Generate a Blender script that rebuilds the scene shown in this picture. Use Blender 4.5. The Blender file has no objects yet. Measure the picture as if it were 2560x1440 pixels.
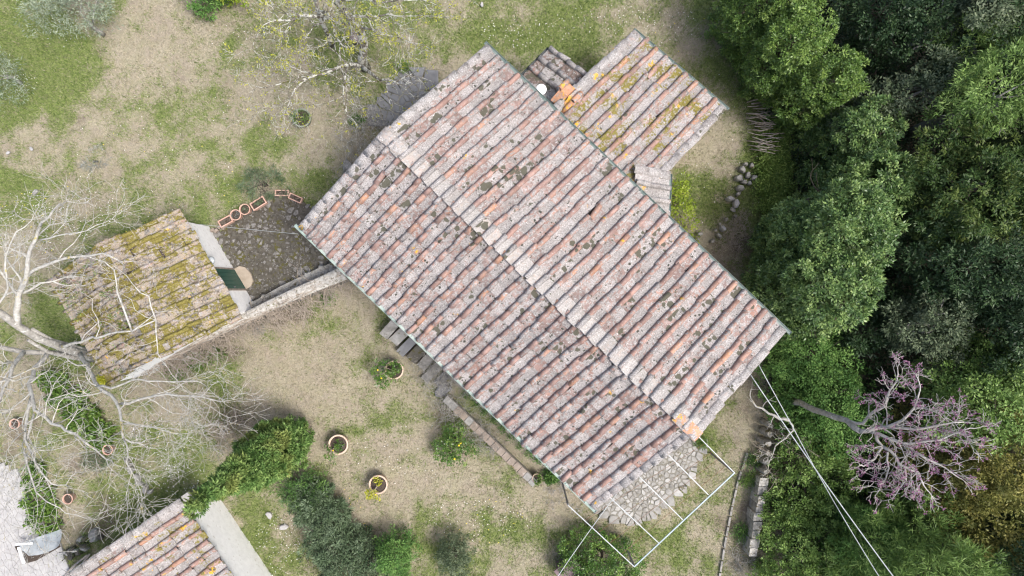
import bpy, bmesh, math, random
import numpy as np
from mathutils import Vector, Matrix, Quaternion

# ------------------------------------------------------------------ camera, sky, sun, exposure
scene = bpy.context.scene
COL = scene.collection
CAM_H = 25.0
FPX = 2560.0 * 24.0 / 36.0            # focal length in photo pixels

cam_data = bpy.data.cameras.new("camera")
cam_data.sensor_width = 36.0
cam_data.lens = 24.0
cam_data.clip_end = 400.0
cam = bpy.data.objects.new("camera", cam_data)
cam.location = (0, 0, CAM_H)
cam.rotation_euler = (0, 0, 0)
COL.objects.link(cam)
scene.camera = cam

SUN_DIR = Vector((0.94, -0.34, 0)).normalized() * math.cos(math.radians(63)) + Vector((0, 0, math.sin(math.radians(63))))
world = bpy.data.worlds.new("World")
scene.world = world
world.use_nodes = True
wnt = world.node_tree
wnt.nodes.clear()
sky = wnt.nodes.new("ShaderNodeTexSky")
sky.sky_type = 'NISHITA'
sky.sun_disc = False
sky.sun_elevation = math.radians(63)
sky.sun_rotation = math.atan2(SUN_DIR.x, SUN_DIR.y)
sky.altitude = 200
sky.air_density = 1.0
sky.dust_density = 6.0
sky.ozone_density = 0.6
wbg = wnt.nodes.new("ShaderNodeBackground")
wbg.inputs["Strength"].default_value = 0.15
wout = wnt.nodes.new("ShaderNodeOutputWorld")
wnt.links.new(sky.outputs[0], wbg.inputs[0])
wnt.links.new(wbg.outputs[0], wout.inputs[0])

sun_data = bpy.data.lights.new("sun", 'SUN')
sun_data.energy = 1.85
sun_data.angle = math.radians(14)
sun_data.color = (1.0, 0.985, 0.965)
sun = bpy.data.objects.new("sun", sun_data)
sun.rotation_euler = SUN_DIR.to_track_quat('Z', 'Y').to_euler()
sun.location = SUN_DIR * 60
COL.objects.link(sun)

scene.view_settings.view_transform = 'Standard'
scene.view_settings.look = 'None'
scene.view_settings.exposure = 0.88
scene.view_settings.gamma = 1.0
scene.view_settings.use_curve_mapping = False
scene.render.engine = 'CYCLES'
scene.cycles.use_denoising = True
scene.cycles.denoiser = 'OPENIMAGEDENOISE'
scene.cycles.denoising_input_passes = 'RGB_ALBEDO_NORMAL'
scene.cycles.denoising_prefilter = 'ACCURATE'
scene.cycles.pixel_filter_type = 'BLACKMAN_HARRIS'
scene.cycles.filter_width = 1.2
scene.cycles.max_bounces = 6
scene.cycles.diffuse_bounces = 3
scene.cycles.transparent_max_bounces = 6

# ------------------------------------------------------------------ helpers
RNG = np.random.default_rng(11)
random.seed(5)


def P(px, py, z=0.0):
    """point of the place seen at photo pixel (px, py) when it lies at height z"""
    d = CAM_H - z
    return Vector(((px - 1280.0) * d / FPX, (720.0 - py) * d / FPX, z))


def tag(o, label=None, cat=None, group=None, kind=None):
    if label: o["label"] = label
    if cat: o["category"] = cat
    if group: o["group"] = group
    if kind: o["kind"] = kind
    return o


def empty(name, loc, label, cat, group=None):
    o = bpy.data.objects.new(name, None)
    o.empty_display_size = 0.2
    o.location = Vector(loc)
    COL.objects.link(o)
    return tag(o, label, cat, group)


def world_loc(o):
    v = Vector((0, 0, 0))
    while o is not None:
        v = v + o.location
        o = o.parent
    return v


def link(name, mesh, parent=None, loc=None):
    o = bpy.data.objects.new(name, mesh)
    COL.objects.link(o)
    if parent is not None:
        o.parent = parent
    if loc is not None:
        o.location = loc
    return o


class MB:
    """collects shapes in world space; build() links them as one mesh object"""
    def __init__(self):
        self.v = []
        self.f = []

    def add(self, verts, faces):
        n = len(self.v)
        self.v.extend([tuple(p) for p in verts])
        self.f.extend([tuple(i + n for i in fc) for fc in faces])

    def hexa(self, b, t):
        """b, t: four bottom and four top points, counter-clockwise from above"""
        self.add(list(b) + list(t), [(3, 2, 1, 0), (4, 5, 6, 7), (0, 1, 5, 4), (1, 2, 6, 5), (2, 3, 7, 6), (3, 0, 4, 7)])

    def box(self, c, size, rz=0.0, tilt=None):
        sx, sy, sz = [s / 2 for s in size]
        m = Matrix.Rotation(rz, 3, 'Z')
        if tilt is not None:
            m = m @ tilt
        c = Vector(c)
        pts = [c + m @ Vector(p) for p in ((-sx, -sy, -sz), (sx, -sy, -sz), (sx, sy, -sz), (-sx, sy, -sz),
                                           (-sx, -sy, sz), (sx, -sy, sz), (sx, sy, sz), (-sx, sy, sz))]
        self.hexa(pts[:4], pts[4:])

    def beam(self, a, b, w, h, up=Vector((0, 0, 1))):
        a, b = Vector(a), Vector(b)
        d = (b - a).normalized()
        s = d.cross(up)
        if s.length < 1e-4:
            s = d.cross(Vector((1, 0, 0)))
        s.normalize()
        u = s.cross(d)
        s, u = s * w / 2, u * h / 2
        self.add([a - s - u, a + s - u, a + s + u, a - s + u, b - s - u, b + s - u, b + s + u, b - s + u],
                 [(0, 1, 2, 3), (7, 6, 5, 4), (1, 0, 4, 5), (2, 1, 5, 6), (3, 2, 6, 7), (0, 3, 7, 4)])

    def prism(self, pts, z0, z1):
        n = len(pts)
        vs = [(p[0], p[1], z0) for p in pts] + [(p[0], p[1], z1) for p in pts]
        area = sum(pts[i][0] * pts[(i + 1) % n][1] - pts[(i + 1) % n][0] * pts[i][1] for i in range(n))
        idx = list(range(n)) if area > 0 else list(range(n - 1, -1, -1))
        fs = [tuple(n + i for i in idx), tuple(reversed(idx))]
        for k in range(n):
            i, j = idx[k], idx[(k + 1) % n]
            fs.append((i, j, n + j, n + i))
        self.add(vs, fs)

    def tube(self, pts, radii, n=6, cap=True):
        pts = [Vector(p) for p in pts]
        if isinstance(radii, (int, float)):
            radii = [radii] * len(pts)
        vs, fs = [], []
        prev = None
        for i, p in enumerate(pts):
            d = (pts[min(i + 1, len(pts) - 1)] - pts[max(i - 1, 0)])
            if d.length < 1e-6:
                d = Vector((0, 0, 1))
            d.normalize()
            if prev is None:
                s = d.cross(Vector((0.3, 0.2, 1)))
                if s.length < 1e-3:
                    s = d.cross(Vector((1, 0, 0)))
                s.normalize()
            else:
                s = prev - d * prev.dot(d)
                s.normalize()
            prev = s
            u = d.cross(s)
            for k in range(n):
                a = 2 * math.pi * k / n
                vs.append(p + (s * math.cos(a) + u * math.sin(a)) * radii[i])
        for i in range(len(pts) - 1):
            for k in range(n):
                a, b = i * n + k, i * n + (k + 1) % n
                fs.append((a, b, b + n, a + n))
        if cap:
            fs.append(tuple(range(n - 1, -1, -1)))
            m = (len(pts) - 1) * n
            fs.append(tuple(range(m, m + n)))
        self.add(vs, fs)

    def revolve(self, c, profile, n=20):
        """profile: (radius, z) from outside bottom to inside; closed if it ends at radius 0"""
        c = Vector(c)
        vs, fs = [], []
        for r, z in profile:
            for k in range(n):
                a = 2 * math.pi * k / n
                vs.append(c + Vector((r * math.cos(a), r * math.sin(a), z)))
        for i in range(len(profile) - 1):
            for k in range(n):
                a, b = i * n + k, i * n + (k + 1) % n
                fs.append((a, b, b + n, a + n))
        self.add(vs, fs)

    def mesh(self, name, mat, smooth=False, origin=Vector((0, 0, 0))):
        me = bpy.data.meshes.new(name)
        ox, oy, oz = origin
        me.from_pydata([(x - ox, y - oy, z - oz) for x, y, z in self.v], [], self.f)
        if mat is not None:
            me.materials.append(mat)
        if smooth:
            me.polygons.foreach_set("use_smooth", [True] * len(me.polygons))
        me.update()
        return me

    def build(self, name, mat, parent=None, smooth=False, origin=None):
        if parent is not None:
            o = link(name, self.mesh(name, mat, smooth, world_loc(parent)), parent)
        else:
            og = Vector(origin) if origin is not None else Vector((0, 0, 0))
            o = link(name, self.mesh(name, mat, smooth, og), None, og)
        return o


def np_mesh(name, verts, nper, mat, rnd=None, smooth=False, origin=(0, 0, 0)):
    """mesh of equal polygons (nper corners each, corners stored in order) with a per-face value 'rnd'"""
    verts = np.asarray(verts, dtype=np.float32) - np.asarray(origin, dtype=np.float32)
    nv = len(verts)
    nf = nv // nper
    me = bpy.data.meshes.new(name)
    me.vertices.add(nv)
    me.vertices.foreach_set("co", verts.ravel())
    me.loops.add(nv)
    me.loops.foreach_set("vertex_index", np.arange(nv, dtype=np.int32))
    me.polygons.add(nf)
    me.polygons.foreach_set("loop_start", np.arange(0, nv, nper, dtype=np.int32))
    if rnd is not None:
        a = me.attributes.new("rnd", 'FLOAT', 'FACE')
        a.data.foreach_set("value", np.asarray(rnd, dtype=np.float32))
    if mat is not None:
        me.materials.append(mat)
    me.update(calc_edges=True)
    me.validate()
    return me


# ---- 2-D value noise for laying out plants and soil
_LAT = np.random.default_rng(3).random((256, 256))


def vnoise(x, y):
    xi, yi = np.floor(x).astype(int), np.floor(y).astype(int)
    fx, fy = x - xi, y - yi
    fx, fy = fx * fx * (3 - 2 * fx), fy * fy * (3 - 2 * fy)
    a = _LAT[xi & 255, yi & 255]; b = _LAT[(xi + 1) & 255, yi & 255]
    c = _LAT[xi & 255, (yi + 1) & 255]; d = _LAT[(xi + 1) & 255, (yi + 1) & 255]
    return (a * (1 - fx) + b * fx) * (1 - fy) + (c * (1 - fx) + d * fx) * fy


def fbm(x, y, oct=4):
    s, a, t = 0, 0.5, 0
    for k in range(oct):
        s = s + a * vnoise(x * 2 ** k + 17.3 * k, y * 2 ** k + 5.1 * k)
        t += a
        a *= 0.55
    return s / t


def inside(poly, x, y):
    r = np.zeros(x.shape, bool)
    n = len(poly)
    j = n - 1
    for i in range(n):
        xi, yi, xj, yj = poly[i][0], poly[i][1], poly[j][0], poly[j][1]
        if yi != yj:
            c = ((yi > y) != (yj > y)) & (x < (xj - xi) * (y - yi) / (yj - yi) + xi)
            r ^= c
        j = i
    return r


# ------------------------------------------------------------------ materials
class NT:
    def __init__(self, name):
        self.m = bpy.data.materials.new(name)
        self.m.use_nodes = True
        self.t = self.m.node_tree
        self.t.nodes.clear()
        self.out = self.t.nodes.new("ShaderNodeOutputMaterial")

    def n(self, typ, props=None, **ins):
        nd = self.t.nodes.new("ShaderNode" + typ)
        for k, v in (props or {}).items():
            setattr(nd, k, v)
        for k, v in ins.items():
            key = int(k[1:]) if (k[0] == '_' and k[1:].isdigit()) else k.replace('_', ' ')
            s = nd.inputs[key]
            if hasattr(v, "is_output"):
                self.t.links.new(v, s)
            else:
                s.default_value = v
        return nd

    def math(self, op, a, b=0.0, c=0.0, clamp=False):
        nd = self.n("Math", {"operation": op, "use_clamp": clamp}, _0=a, _1=b)
        if op in ('MULTIPLY_ADD', 'SMOOTH_MIN', 'COMPARE'):
            s = nd.inputs[2]
            if hasattr(c, "is_output"): self.t.links.new(c, s)
            else: s.default_value = c
        return nd.outputs[0]

    def mix(self, fac, a, b, blend='MIX'):
        nd = self.t.nodes.new("ShaderNodeMix")
        nd.data_type = 'RGBA'
        nd.blend_type = blend
        for s, v in ((nd.inputs[0], fac), (nd.inputs[6], a), (nd.inputs[7], b)):
            if hasattr(v, "is_output"):
                self.t.links.new(v, s)
            else:
                s.default_value = v if not isinstance(v, tuple) or len(v) == 4 else (*v, 1)
        return nd.outputs[2]

    def noise(self, vec, scale, detail=3.0, rough=0.55, dist=0.0):
        nd = self.n("TexNoise", None, Scale=scale, Detail=detail, Roughness=rough, Distortion=dist)
        if vec is not None: self.t.links.new(vec, nd.inputs["Vector"])
        return nd.outputs[0]

    def noisecol(self, vec, scale, detail=2.0):
        nd = self.n("TexNoise", None, Scale=scale, Detail=detail)
        if vec is not None: self.t.links.new(vec, nd.inputs["Vector"])
        return nd.outputs[1]

    def voro(self, vec, scale, feature='F1', out=0, rnd=1.0):
        nd = self.n("TexVoronoi", {"feature": feature}, Scale=scale, Randomness=rnd)
        if vec is not None: self.t.links.new(vec, nd.inputs["Vector"])
        return nd.outputs[out]

    def ramp(self, fac, stops, interp='LINEAR'):
        nd = self.t.nodes.new("ShaderNodeValToRGB")
        cr = nd.color_ramp
        cr.interpolation = interp
        while len(cr.elements) < len(stops):
            cr.elements.new(0.5)
        for e, (p, c) in zip(cr.elements, stops):
            e.position = p
            e.color = (*c, 1) if not isinstance(c, (int, float)) else (c, c, c, 1)
        if hasattr(fac, "is_output"): self.t.links.new(fac, nd.inputs[0])
        return nd.outputs[0]

    def step(self, val, lo, hi):
        nd = self.n("MapRange", {"interpolation_type": 'SMOOTHSTEP', "clamp": True})
        for i, v in ((0, val), (1, lo), (2, hi)):
            if hasattr(v, "is_output"): self.t.links.new(v, nd.inputs[i])
            else: nd.inputs[i].default_value = v
        return nd.outputs[0]

    def rnd(self):
        """one value per tile, stone or leaf"""
        a = self.n("Attribute", {"attribute_name": "rnd", "attribute_type": 'GEOMETRY'}).outputs[2]
        o = self.n("ObjectInfo").outputs["Random"]
        return self.math('FRACT', self.math('ADD', a, o))

    def hash(self, v, k):
        nd = self.n("TexWhiteNoise", {"noise_dimensions": '1D'})
        self.t.links.new(self.math('MULTIPLY_ADD', v, 91.7, k), nd.inputs["W"])
        return nd.outputs[0]

    def pos(self, off=None, scale=37.0):
        p = self.n("NewGeometry").outputs["Position"]
        if off is None:
            return p
        c = self.n("CombineXYZ")
        for i in range(3):
            self.t.links.new(self.math('MULTIPLY', off, scale * (i + 1)), c.inputs[i])
        return self.n("VectorMath", {"operation": 'ADD'}, _0=p, _1=c.outputs[0]).outputs[0]

    def bump(self, h, strength=0.4, dist=0.02):
        return self.n("Bump", None, Height=h, Strength=strength, Distance=dist).outputs[0]

    def finish(self, color, rough=0.85, normal=None, metal=0.0, spec=0.3, trans=0.0, alpha=None):
        b = self.n("BsdfPrincipled", None, Roughness=rough, Metallic=metal)
        b.inputs["Specular IOR Level"].default_value = spec
        for s, v in ((b.inputs["Base Color"], color),):
            if hasattr(v, "is_output"): self.t.links.new(v, s)
            else: s.default_value = (*v, 1)
        if normal is not None: self.t.links.new(normal, b.inputs["Normal"])
        if alpha is not None: b.inputs["Alpha"].default_value = alpha
        sh = b.outputs[0]
        if trans > 0:
            tr = self.n("BsdfTranslucent")
            if hasattr(color, "is_output"): self.t.links.new(color, tr.inputs[0])
            else: tr.inputs[0].default_value = (*color, 1)
            sh = self.n("MixShader", None, _0=trans, _1=sh, _2=tr.outputs[0]).outputs[0]
        self.t.links.new(sh, self.out.inputs[0])
        return self.m


def simple_mat(name, c1, c2, scale=8.0, rough=0.85, bump=0.3, detail=4, spots=None, metal=0.0, spec=0.25):
    t = NT(name)
    p = t.pos()
    n = t.noise(p, scale, detail, 0.6)
    col = t.ramp(n, [(0.3, c1), (0.7, c2)])
    if spots:
        for (c, sc, th) in spots:
            m = t.step(t.noise(p, sc, 5, 0.65), th, th + 0.06)
            col = t.mix(m, col, c)
    nb = t.bump(t.noise(p, scale * 5, 4, 0.6), bump, 0.02) if bump else None
    return t.finish(col, rough, nb, metal, spec)


def tile_mat(name, base, lichen=0.5, dark=0.35, moss=0.0, orange=0.1, pale=0.0, litter=0.0, pan=False):
    t = NT(name)
    r = t.rnd()
    q = t.pos(r)
    w = t.pos()
    dq = t.n("VectorMath", {"operation": 'MULTIPLY_ADD'}, _0=t.noisecol(q, 9.0), _1=(0.10, 0.10, 0.10), _2=q).outputs[0]
    col = t.ramp(t.hash(r, 1.3), base)
    col = t.mix(t.step(t.noise(q, 22, 4, .65), .42, .7), col, t.mix(0.5, col, (0.13, 0.09, 0.075)))
    # pinkish weathering bloom
    col = t.mix(t.math('MULTIPLY', t.step(t.noise(q, 5, 3), .4, .65), 0.35), col, (0.44, 0.31, 0.27))
    # grey crust lichen, more on some tiles
    h2 = t.hash(r, 7.7)
    th = t.math('MULTIPLY_ADD', h2, -0.20, 0.67 - 0.26 * lichen)
    lm = t.step(t.noise(dq, 9.5, 7, .68), th, t.math('ADD', th, 0.045))
    lcol = t.mix(t.step(t.noise(q, 34, 4, .7), .38, .62), (0.18, 0.172, 0.166), (0.41, 0.40, 0.388))
    col = t.mix(t.math('MULTIPLY', lm, 0.88), col, lcol)
    # every tile has its own tone
    tone = t.math('MULTIPLY_ADD', t.hash(r, 5.5), .28, .82)
    col = t.n('VectorMath', {'operation': 'SCALE'}, _0=col, _3=tone).outputs[0] if False else t.mix(1.0, col, t.n('CombineColor', None, _0=tone, _1=tone, _2=tone).outputs[0], 'MULTIPLY')
    # soot and algae in streaks
    col = t.mix(t.math('MULTIPLY', t.step(t.noise(w, 3.1, 5, .7), .48, .72), .38), col, (.10, .088, .08))
    # white discs
    vd = t.voro(dq, 14.0)
    wm = t.math('MULTIPLY', t.math('SUBTRACT', 1.0, t.step(vd, .13, .19)), t.step(t.noise(q, 6, 2), .44, .52))
    col = t.mix(t.math('MULTIPLY', wm, min(.9, .35 + lichen * .8)), col, (0.60, 0.595, 0.58))
    vs = t.voro(dq, 46.0)
    ws = t.math('MULTIPLY', t.math('SUBTRACT', 1.0, t.step(vs, .14, .22)), t.step(t.noise(q, 9, 2), .45, .6))
    col = t.mix(t.math('MULTIPLY', ws, min(.7, .2 + lichen * .7)), col, (0.56, 0.55, 0.53))
    if pale:
        col = t.mix(pale, col, (0.56, 0.53, 0.48))
    # thin dark crust specks
    vk = t.voro(dq, 8.5)
    km = t.math('MULTIPLY', t.math('SUBTRACT', 1.0, t.step(vk, t.math('MULTIPLY_ADD', t.hash(r, 12.4), .16, .10), t.math('MULTIPLY_ADD', t.hash(r, 12.4), .16, .17))), t.step(t.noise(q, 3.3, 3), .46, .52))
    col = t.mix(t.math('MULTIPLY', km, min(1.0, max(0.0, dark - .03) * 2.6)), col, (0.055, 0.055, 0.045))
    # big dark blotches on some tiles
    h3 = t.math('MULTIPLY_ADD', t.math('SUBTRACT', t.noise(w, .55, 3, .6), .5), .7 if dark > .03 else 0.0, t.math('MULTIPLY', t.hash(r, 3.1), 1.0 if dark > .03 else 0.0))
    rad = t.math('MULTIPLY', t.step(h3, 1.0 - dark, 1.08), 0.60)
    vb = t.voro(dq, 5.2)
    rad = t.math('ADD', rad, t.math('MULTIPLY', t.math('SUBTRACT', t.noise(q, 30, 3, .6), .5), .22))
    bm = t.math('SUBTRACT', 1.0, t.step(vb, t.math('SUBTRACT', rad, 0.07), rad))
    bm = t.math('MULTIPLY', bm, t.step(h3, 1.0 - dark, 1.01 - dark))
    dcol = t.mix(t.noise(q, 60, 2), (0.045, 0.047, 0.034), (0.12, 0.115, 0.085))
    col = t.mix(t.math('MULTIPLY', bm, 0.95), col, dcol)
    if orange:
        om = t.step(t.noise(w, 2.3, 5, .6), 0.70 - 0.16 * orange, 0.73 - 0.16 * orange)
        om = t.math('MULTIPLY', om, t.step(t.noise(q, 14, 3), .42, .5))
        col = t.mix(om, col, t.mix(t.noise(q, 25, 2), (0.50, 0.24, 0.02), (0.58, 0.40, 0.06)))
    if litter:
        l2 = t.step(t.noise(w, 7, 6, .7), 0.56 - 0.12 * litter, 0.62 - 0.12 * litter)
        lc = t.ramp(t.noise(w, 50, 4, .7), [(.3, (.10, .08, .06)), (.5, (.30, .25, .19)), (.7, (.48, .43, .36))])
        col = t.mix(t.math('MULTIPLY', l2, .95), col, lc)
    hb = t.noise(q, 40, 5, .65)
    if moss:
        mn = t.math('ADD', t.math('MULTIPLY_ADD', t.hash(r, 9.9), 0.10, t.math('MULTIPLY', t.noise(w, 1.6, 3, .5), .45)), t.math('MULTIPLY', t.noise(q, 11, 5, .66), .55))
        mt = 0.69 - 0.25 * moss
        mm = t.step(mn, mt, mt + 0.05)
        mc = t.ramp(t.noise(w, 30, 3), [(.3, (.095, .082, .024)), (.55, (.185, .160, .045)), (.75, (.285, .25, .085))])
        col = t.mix(mm, col, mc)
    nb = t.bump(hb, 0.45, 0.02)
    return t.finish(col, 0.92, nb, 0, 0.15)


def leaf_mat(name, stops, trans=0.25, rough=0.55, spec=0.35, patch=0.0, patch_col=(0.1, 0.1, 0.02)):
    t = NT(name)
    a = t.n("Attribute", {"attribute_name": "rnd", "attribute_type": 'GEOMETRY'}).outputs[2]
    col = t.ramp(a, stops)
    if patch:
        m = t.math('MULTIPLY', t.step(t.noise(t.pos(), 0.9, 3), .45, .65), patch)
        col = t.mix(m, col, patch_col)
    return t.finish(col, rough, None, 0, spec, trans)

# ------------------------------------------------------------------ material set
TERRA = [(0.0, (0.285, 0.18, 0.15)), (0.3, (0.325, 0.205, 0.168)), (0.5, (0.25, 0.17, 0.15)), (0.8, (0.345, 0.21, 0.16)), (0.94, (0.375, 0.22, 0.155)), (1.0, (0.43, 0.23, 0.14))]
TERRA_PAN = [(0.0, (0.215, 0.165, 0.152)), (0.4, (0.245, 0.18, 0.163)), (0.75, (0.20, 0.15, 0.138)), (0.93, (0.265, 0.175, 0.15)), (1.0, (0.33, 0.19, 0.145))]
DARKT = [(0.0, (0.16, 0.11, 0.095)), (0.6, (0.22, 0.15, 0.13)), (1.0, (0.32, 0.18, 0.14))]
M = {}
M['cover'] = tile_mat('weathered_cover_tile', TERRA, lichen=0.26, dark=0.07, orange=0.05)
M['pan'] = tile_mat('weathered_pan_tile', TERRA_PAN, lichen=0.64, dark=0.44, orange=0.05, pan=True)
M['cream'] = tile_mat('pale_ridge_pan', [(0, (.29, .265, .24)), (1, (.36, .335, .305))], lichen=0.6, dark=0.05, orange=0.0, pale=0.12)
M['ridgecover'] = tile_mat('speckled_ridge_cover', TERRA_PAN, lichen=1.1, dark=0.12, orange=0.1)
M['verge'] = tile_mat('grey_verge_tile', [(0, (.30, .27, .25)), (.6, (.36, .33, .31)), (1, (.34, .25, .22))], lichen=0.9, dark=0.22, orange=0.35)
M['acover'] = tile_mat('annex_cover_tile', TERRA, lichen=0.25, dark=0.10, orange=0.5, moss=0.34)
M['apan'] = tile_mat('annex_pan_tile', TERRA_PAN, lichen=0.80, dark=0.15, orange=0.40, moss=0.44)
M['lcover'] = tile_mat('lean_to_cover', TERRA_PAN, lichen=0.75, dark=0.10, orange=0.0)
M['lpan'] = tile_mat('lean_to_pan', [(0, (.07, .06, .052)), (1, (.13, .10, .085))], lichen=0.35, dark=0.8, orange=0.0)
M['newtile'] = tile_mat('orange_chimney_tile', [(0, (.40, .21, .14)), (.5, (.48, .24, .13)), (1, (.52, .27, .15))], lichen=0.12, dark=0.02, orange=0.85)
M['mcover'] = tile_mat('mossy_cover_tile', TERRA, lichen=0.7, dark=0.10, orange=0.5, moss=0.66, litter=0.8)
M['mpan'] = tile_mat('mossy_pan_tile', TERRA_PAN, lichen=0.8, dark=0.10, orange=0.4, moss=0.54, litter=1.1)
M['mridge'] = tile_mat('moss_ridge_tile', TERRA, lichen=0.3, dark=0.05, orange=0.3, moss=1.1, litter=0.1)
M['hcover'] = tile_mat('low_house_cover', TERRA, lichen=0.2, dark=0.08, orange=0.65, moss=0.30)
M['hpan'] = tile_mat('low_house_pan', TERRA_PAN, lichen=0.9, dark=0.14, orange=0.55, moss=0.36)
M['deck'] = simple_mat('roof_deck', (.05, .04, .035), (.10, .08, .07), 5)
M['plaster'] = simple_mat('old_plaster', (.50, .44, .36), (.62, .56, .47), 3, spots=[((.40, .33, .25), 1.7, .58)])
M['white_plaster'] = simple_mat('limewashed_plaster', (.76, .755, .735), (.86, .855, .835), 5.5, bump=.5,
                                spots=[((.62, .595, .55), 9, .60), ((.42, .40, .36), 16, .68)])
M['gutter'] = simple_mat('green_gutter_paint', (.085, .125, .115), (.17, .215, .20), 3, rough=.5, bump=.05, spec=.5)
M['gutter_pale'] = simple_mat('faded_green_gutter', (.24, .33, .30), (.40, .47, .43), 2.5, rough=.55, bump=.05, spec=.5)
M['gutter_dark'] = simple_mat('dark_gutter', (.04, .05, .05), (.08, .09, .09), 3, rough=.5, bump=.05)
M['green_door'] = simple_mat('green_door_paint', (.012, .06, .045), (.02, .085, .06), 9, rough=.5, bump=.1, spec=.5)
M['stone'] = simple_mat('grey_fieldstone', (.15, .145, .13), (.33, .32, .30), 6, bump=.6, spots=[((.10, .09, .05), 4, .58), ((.46, .45, .43), 11, .63)])
M['stone_dark'] = simple_mat('worn_courtyard_stone', (.09, .085, .077), (.24, .232, .22), 12, bump=.6, spots=[((.06, .055, .03), 3.5, .56), ((.36, .35, .33), 14, .63)])
M['stone_pale'] = simple_mat('pale_paving_stone', (.20, .195, .18), (.32, .315, .30), 5, bump=.5, spots=[((.16, .15, .11), 4, .62)])
M['sett'] = simple_mat('bleached_paving', (.29, .285, .28), (.39, .385, .375), 6, bump=.4, spots=[((.36, .34, .31), 12, .63)])
M['concrete'] = simple_mat('grey_concrete', (.22, .205, .18), (.33, .31, .275), 3, bump=.3, spots=[((.15, .13, .08), 2.0, .6)])
M['coping'] = simple_mat('pale_lime_coping', (.25, .235, .205), (.48, .465, .43), 9, bump=.7, spots=[((.15, .135, .105), 10, .56), ((.14, .14, .06), 4, .62)])
M['brick'] = simple_mat('worn_brick', (.19, .155, .125), (.29, .245, .205), 6, bump=.5, spots=[((.40, .38, .35), 8, .60), ((.12, .11, .04), 4, .62)])
M['slate'] = simple_mat('blue_grey_slab', (.13, .133, .138), (.20, .203, .208), 4, bump=.3, spots=[((.07, .07, .04), 5, .6)])
M['terracotta'] = simple_mat('terracotta_pot', (.46, .28, .215), (.56, .38, .31), 6, bump=.2, spots=[((.60, .48, .40), 10, .64)])
M['terracotta_pale'] = simple_mat('weathered_terracotta', (.48, .35, .27), (.60, .47, .37), 6, bump=.2, spots=[((.30, .27, .20), 8, .6)])
M['pot_green'] = simple_mat('mossy_pot', (.16, .18, .14), (.26, .28, .22), 6, bump=.2)
M['soil'] = simple_mat('potting_soil', (.035, .028, .022), (.09, .07, .055), 30, bump=.8)
M['steel'] = simple_mat('galvanised_steel', (.30, .33, .34), (.40, .43, .44), 5, rough=.45, bump=.05, spec=.5)
M['steel_blue'] = simple_mat('blue_grey_steel', (.20, .27, .30), (.28, .35, .375), 5, rough=.45, bump=.05, spec=.5)
M['steel_dark'] = simple_mat('dark_steel', (.10, .10, .11), (.18, .18, .19), 5, rough=.5, bump=.05, spec=.5)
M['rust'] = simple_mat('rusty_wire', (.16, .08, .045), (.24, .12, .07), 8, rough=.8, bump=0)
M['cable'] = simple_mat('grey_cable', (.32, .35, .35), (.42, .45, .45), 4, rough=.5, bump=0)
M['white'] = simple_mat('white_enamel', (.74, .75, .76), (.82, .83, .83), 4, rough=.35, bump=0, spec=.5)
M['bark_pale'] = simple_mat('pale_bare_bark', (.28, .27, .24), (.55, .54, .50), 9, bump=.6, spots=[((.42, .36, .14), 3.0, .60), ((.16, .15, .13), 6, .64)])
M['bark_grey'] = simple_mat('grey_branch_bark', (.20, .19, .17), (.40, .385, .35), 8, bump=.6, spots=[((.52, .52, .49), 6, .58)])
M['bark_oak'] = simple_mat('lichened_oak_bark', (.085, .075, .058), (.22, .20, .165), 7, bump=.7, spots=[((.50, .50, .45), 5, .47), ((.09, .085, .02), 3, .6)])
M['bark_dark'] = simple_mat('dark_trunk_bark', (.05, .042, .034), (.12, .10, .08), 7, bump=.7)
M['redbud'] = simple_mat('grey_mauve_bark', (.28, .265, .24), (.46, .44, .41), 6, bump=.5, spots=[((.15, .15, .14), 5, .6)])
M['dry_stem'] = simple_mat('dry_creeper_stem', (.20, .165, .13), (.40, .35, .29), 12, bump=.4)
M['stick'] = simple_mat('cut_stick_wood', (.20, .17, .14), (.42, .38, .33), 9, bump=.4)
M['moss'] = simple_mat('cushion_moss', (.07, .085, .015), (.17, .17, .03), 18, bump=.8)
M['tarp'] = None

G = lambda a, b, c: [(0, a), (.5, b), (1, c)]
M['lf_laurel'] = leaf_mat('laurel_leaf', G((0.032, 0.071, 0.024), (0.117, 0.205, 0.059), (0.335, 0.454, 0.151)), .22, .42, .5)
M['lf_hedge'] = leaf_mat('hedge_leaf', G((0.032, 0.071, 0.017), (0.111, 0.198, 0.038), (0.268, 0.375, 0.089)), .22, .45, .45)
M['lf_dark'] = leaf_mat('holm_oak_leaf', G((0.011, 0.028, 0.011), (0.033, 0.071, 0.025), (0.090, 0.149, 0.056)), .18, .5, .4)
M['lf_blue'] = leaf_mat('grey_green_leaf', G((0.036, 0.058, 0.029), (0.096, 0.132, 0.068), (0.216, 0.256, 0.160)), .2, .55, .3)
M['lf_yellow'] = leaf_mat('yellow_green_leaf', G((0.020, 0.046, 0.012), (0.058, 0.107, 0.026), (0.156, 0.200, 0.048)), .25, .5, .35)
M['lf_gold'] = leaf_mat('golden_leaf', G((0.075, 0.09, 0.022), (0.17, 0.175, 0.042), (0.34, 0.3, 0.085)), .25, .5, .3)
M['lf_bush'] = leaf_mat('bright_bush_leaf', G((0.055, 0.105, 0.024), (0.150, 0.250, 0.058), (0.31, 0.44, 0.130)), .25, .5, .35)
M['lf_bank'] = leaf_mat('bank_leaf', G((.09, .16, .035), (.20, .31, .075), (.38, .48, .15)), .3, .5, .3)
M['lf_lime'] = leaf_mat('lime_leaf', G((.12, .20, .015), (.24, .34, .030), (.40, .46, .080)), .35, .5, .3)
M['lf_bud'] = leaf_mat('oak_bud_leaf', G((.22, .25, .030), (.38, .40, .060), (.56, .54, .11)), .35, .5, .3)
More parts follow.
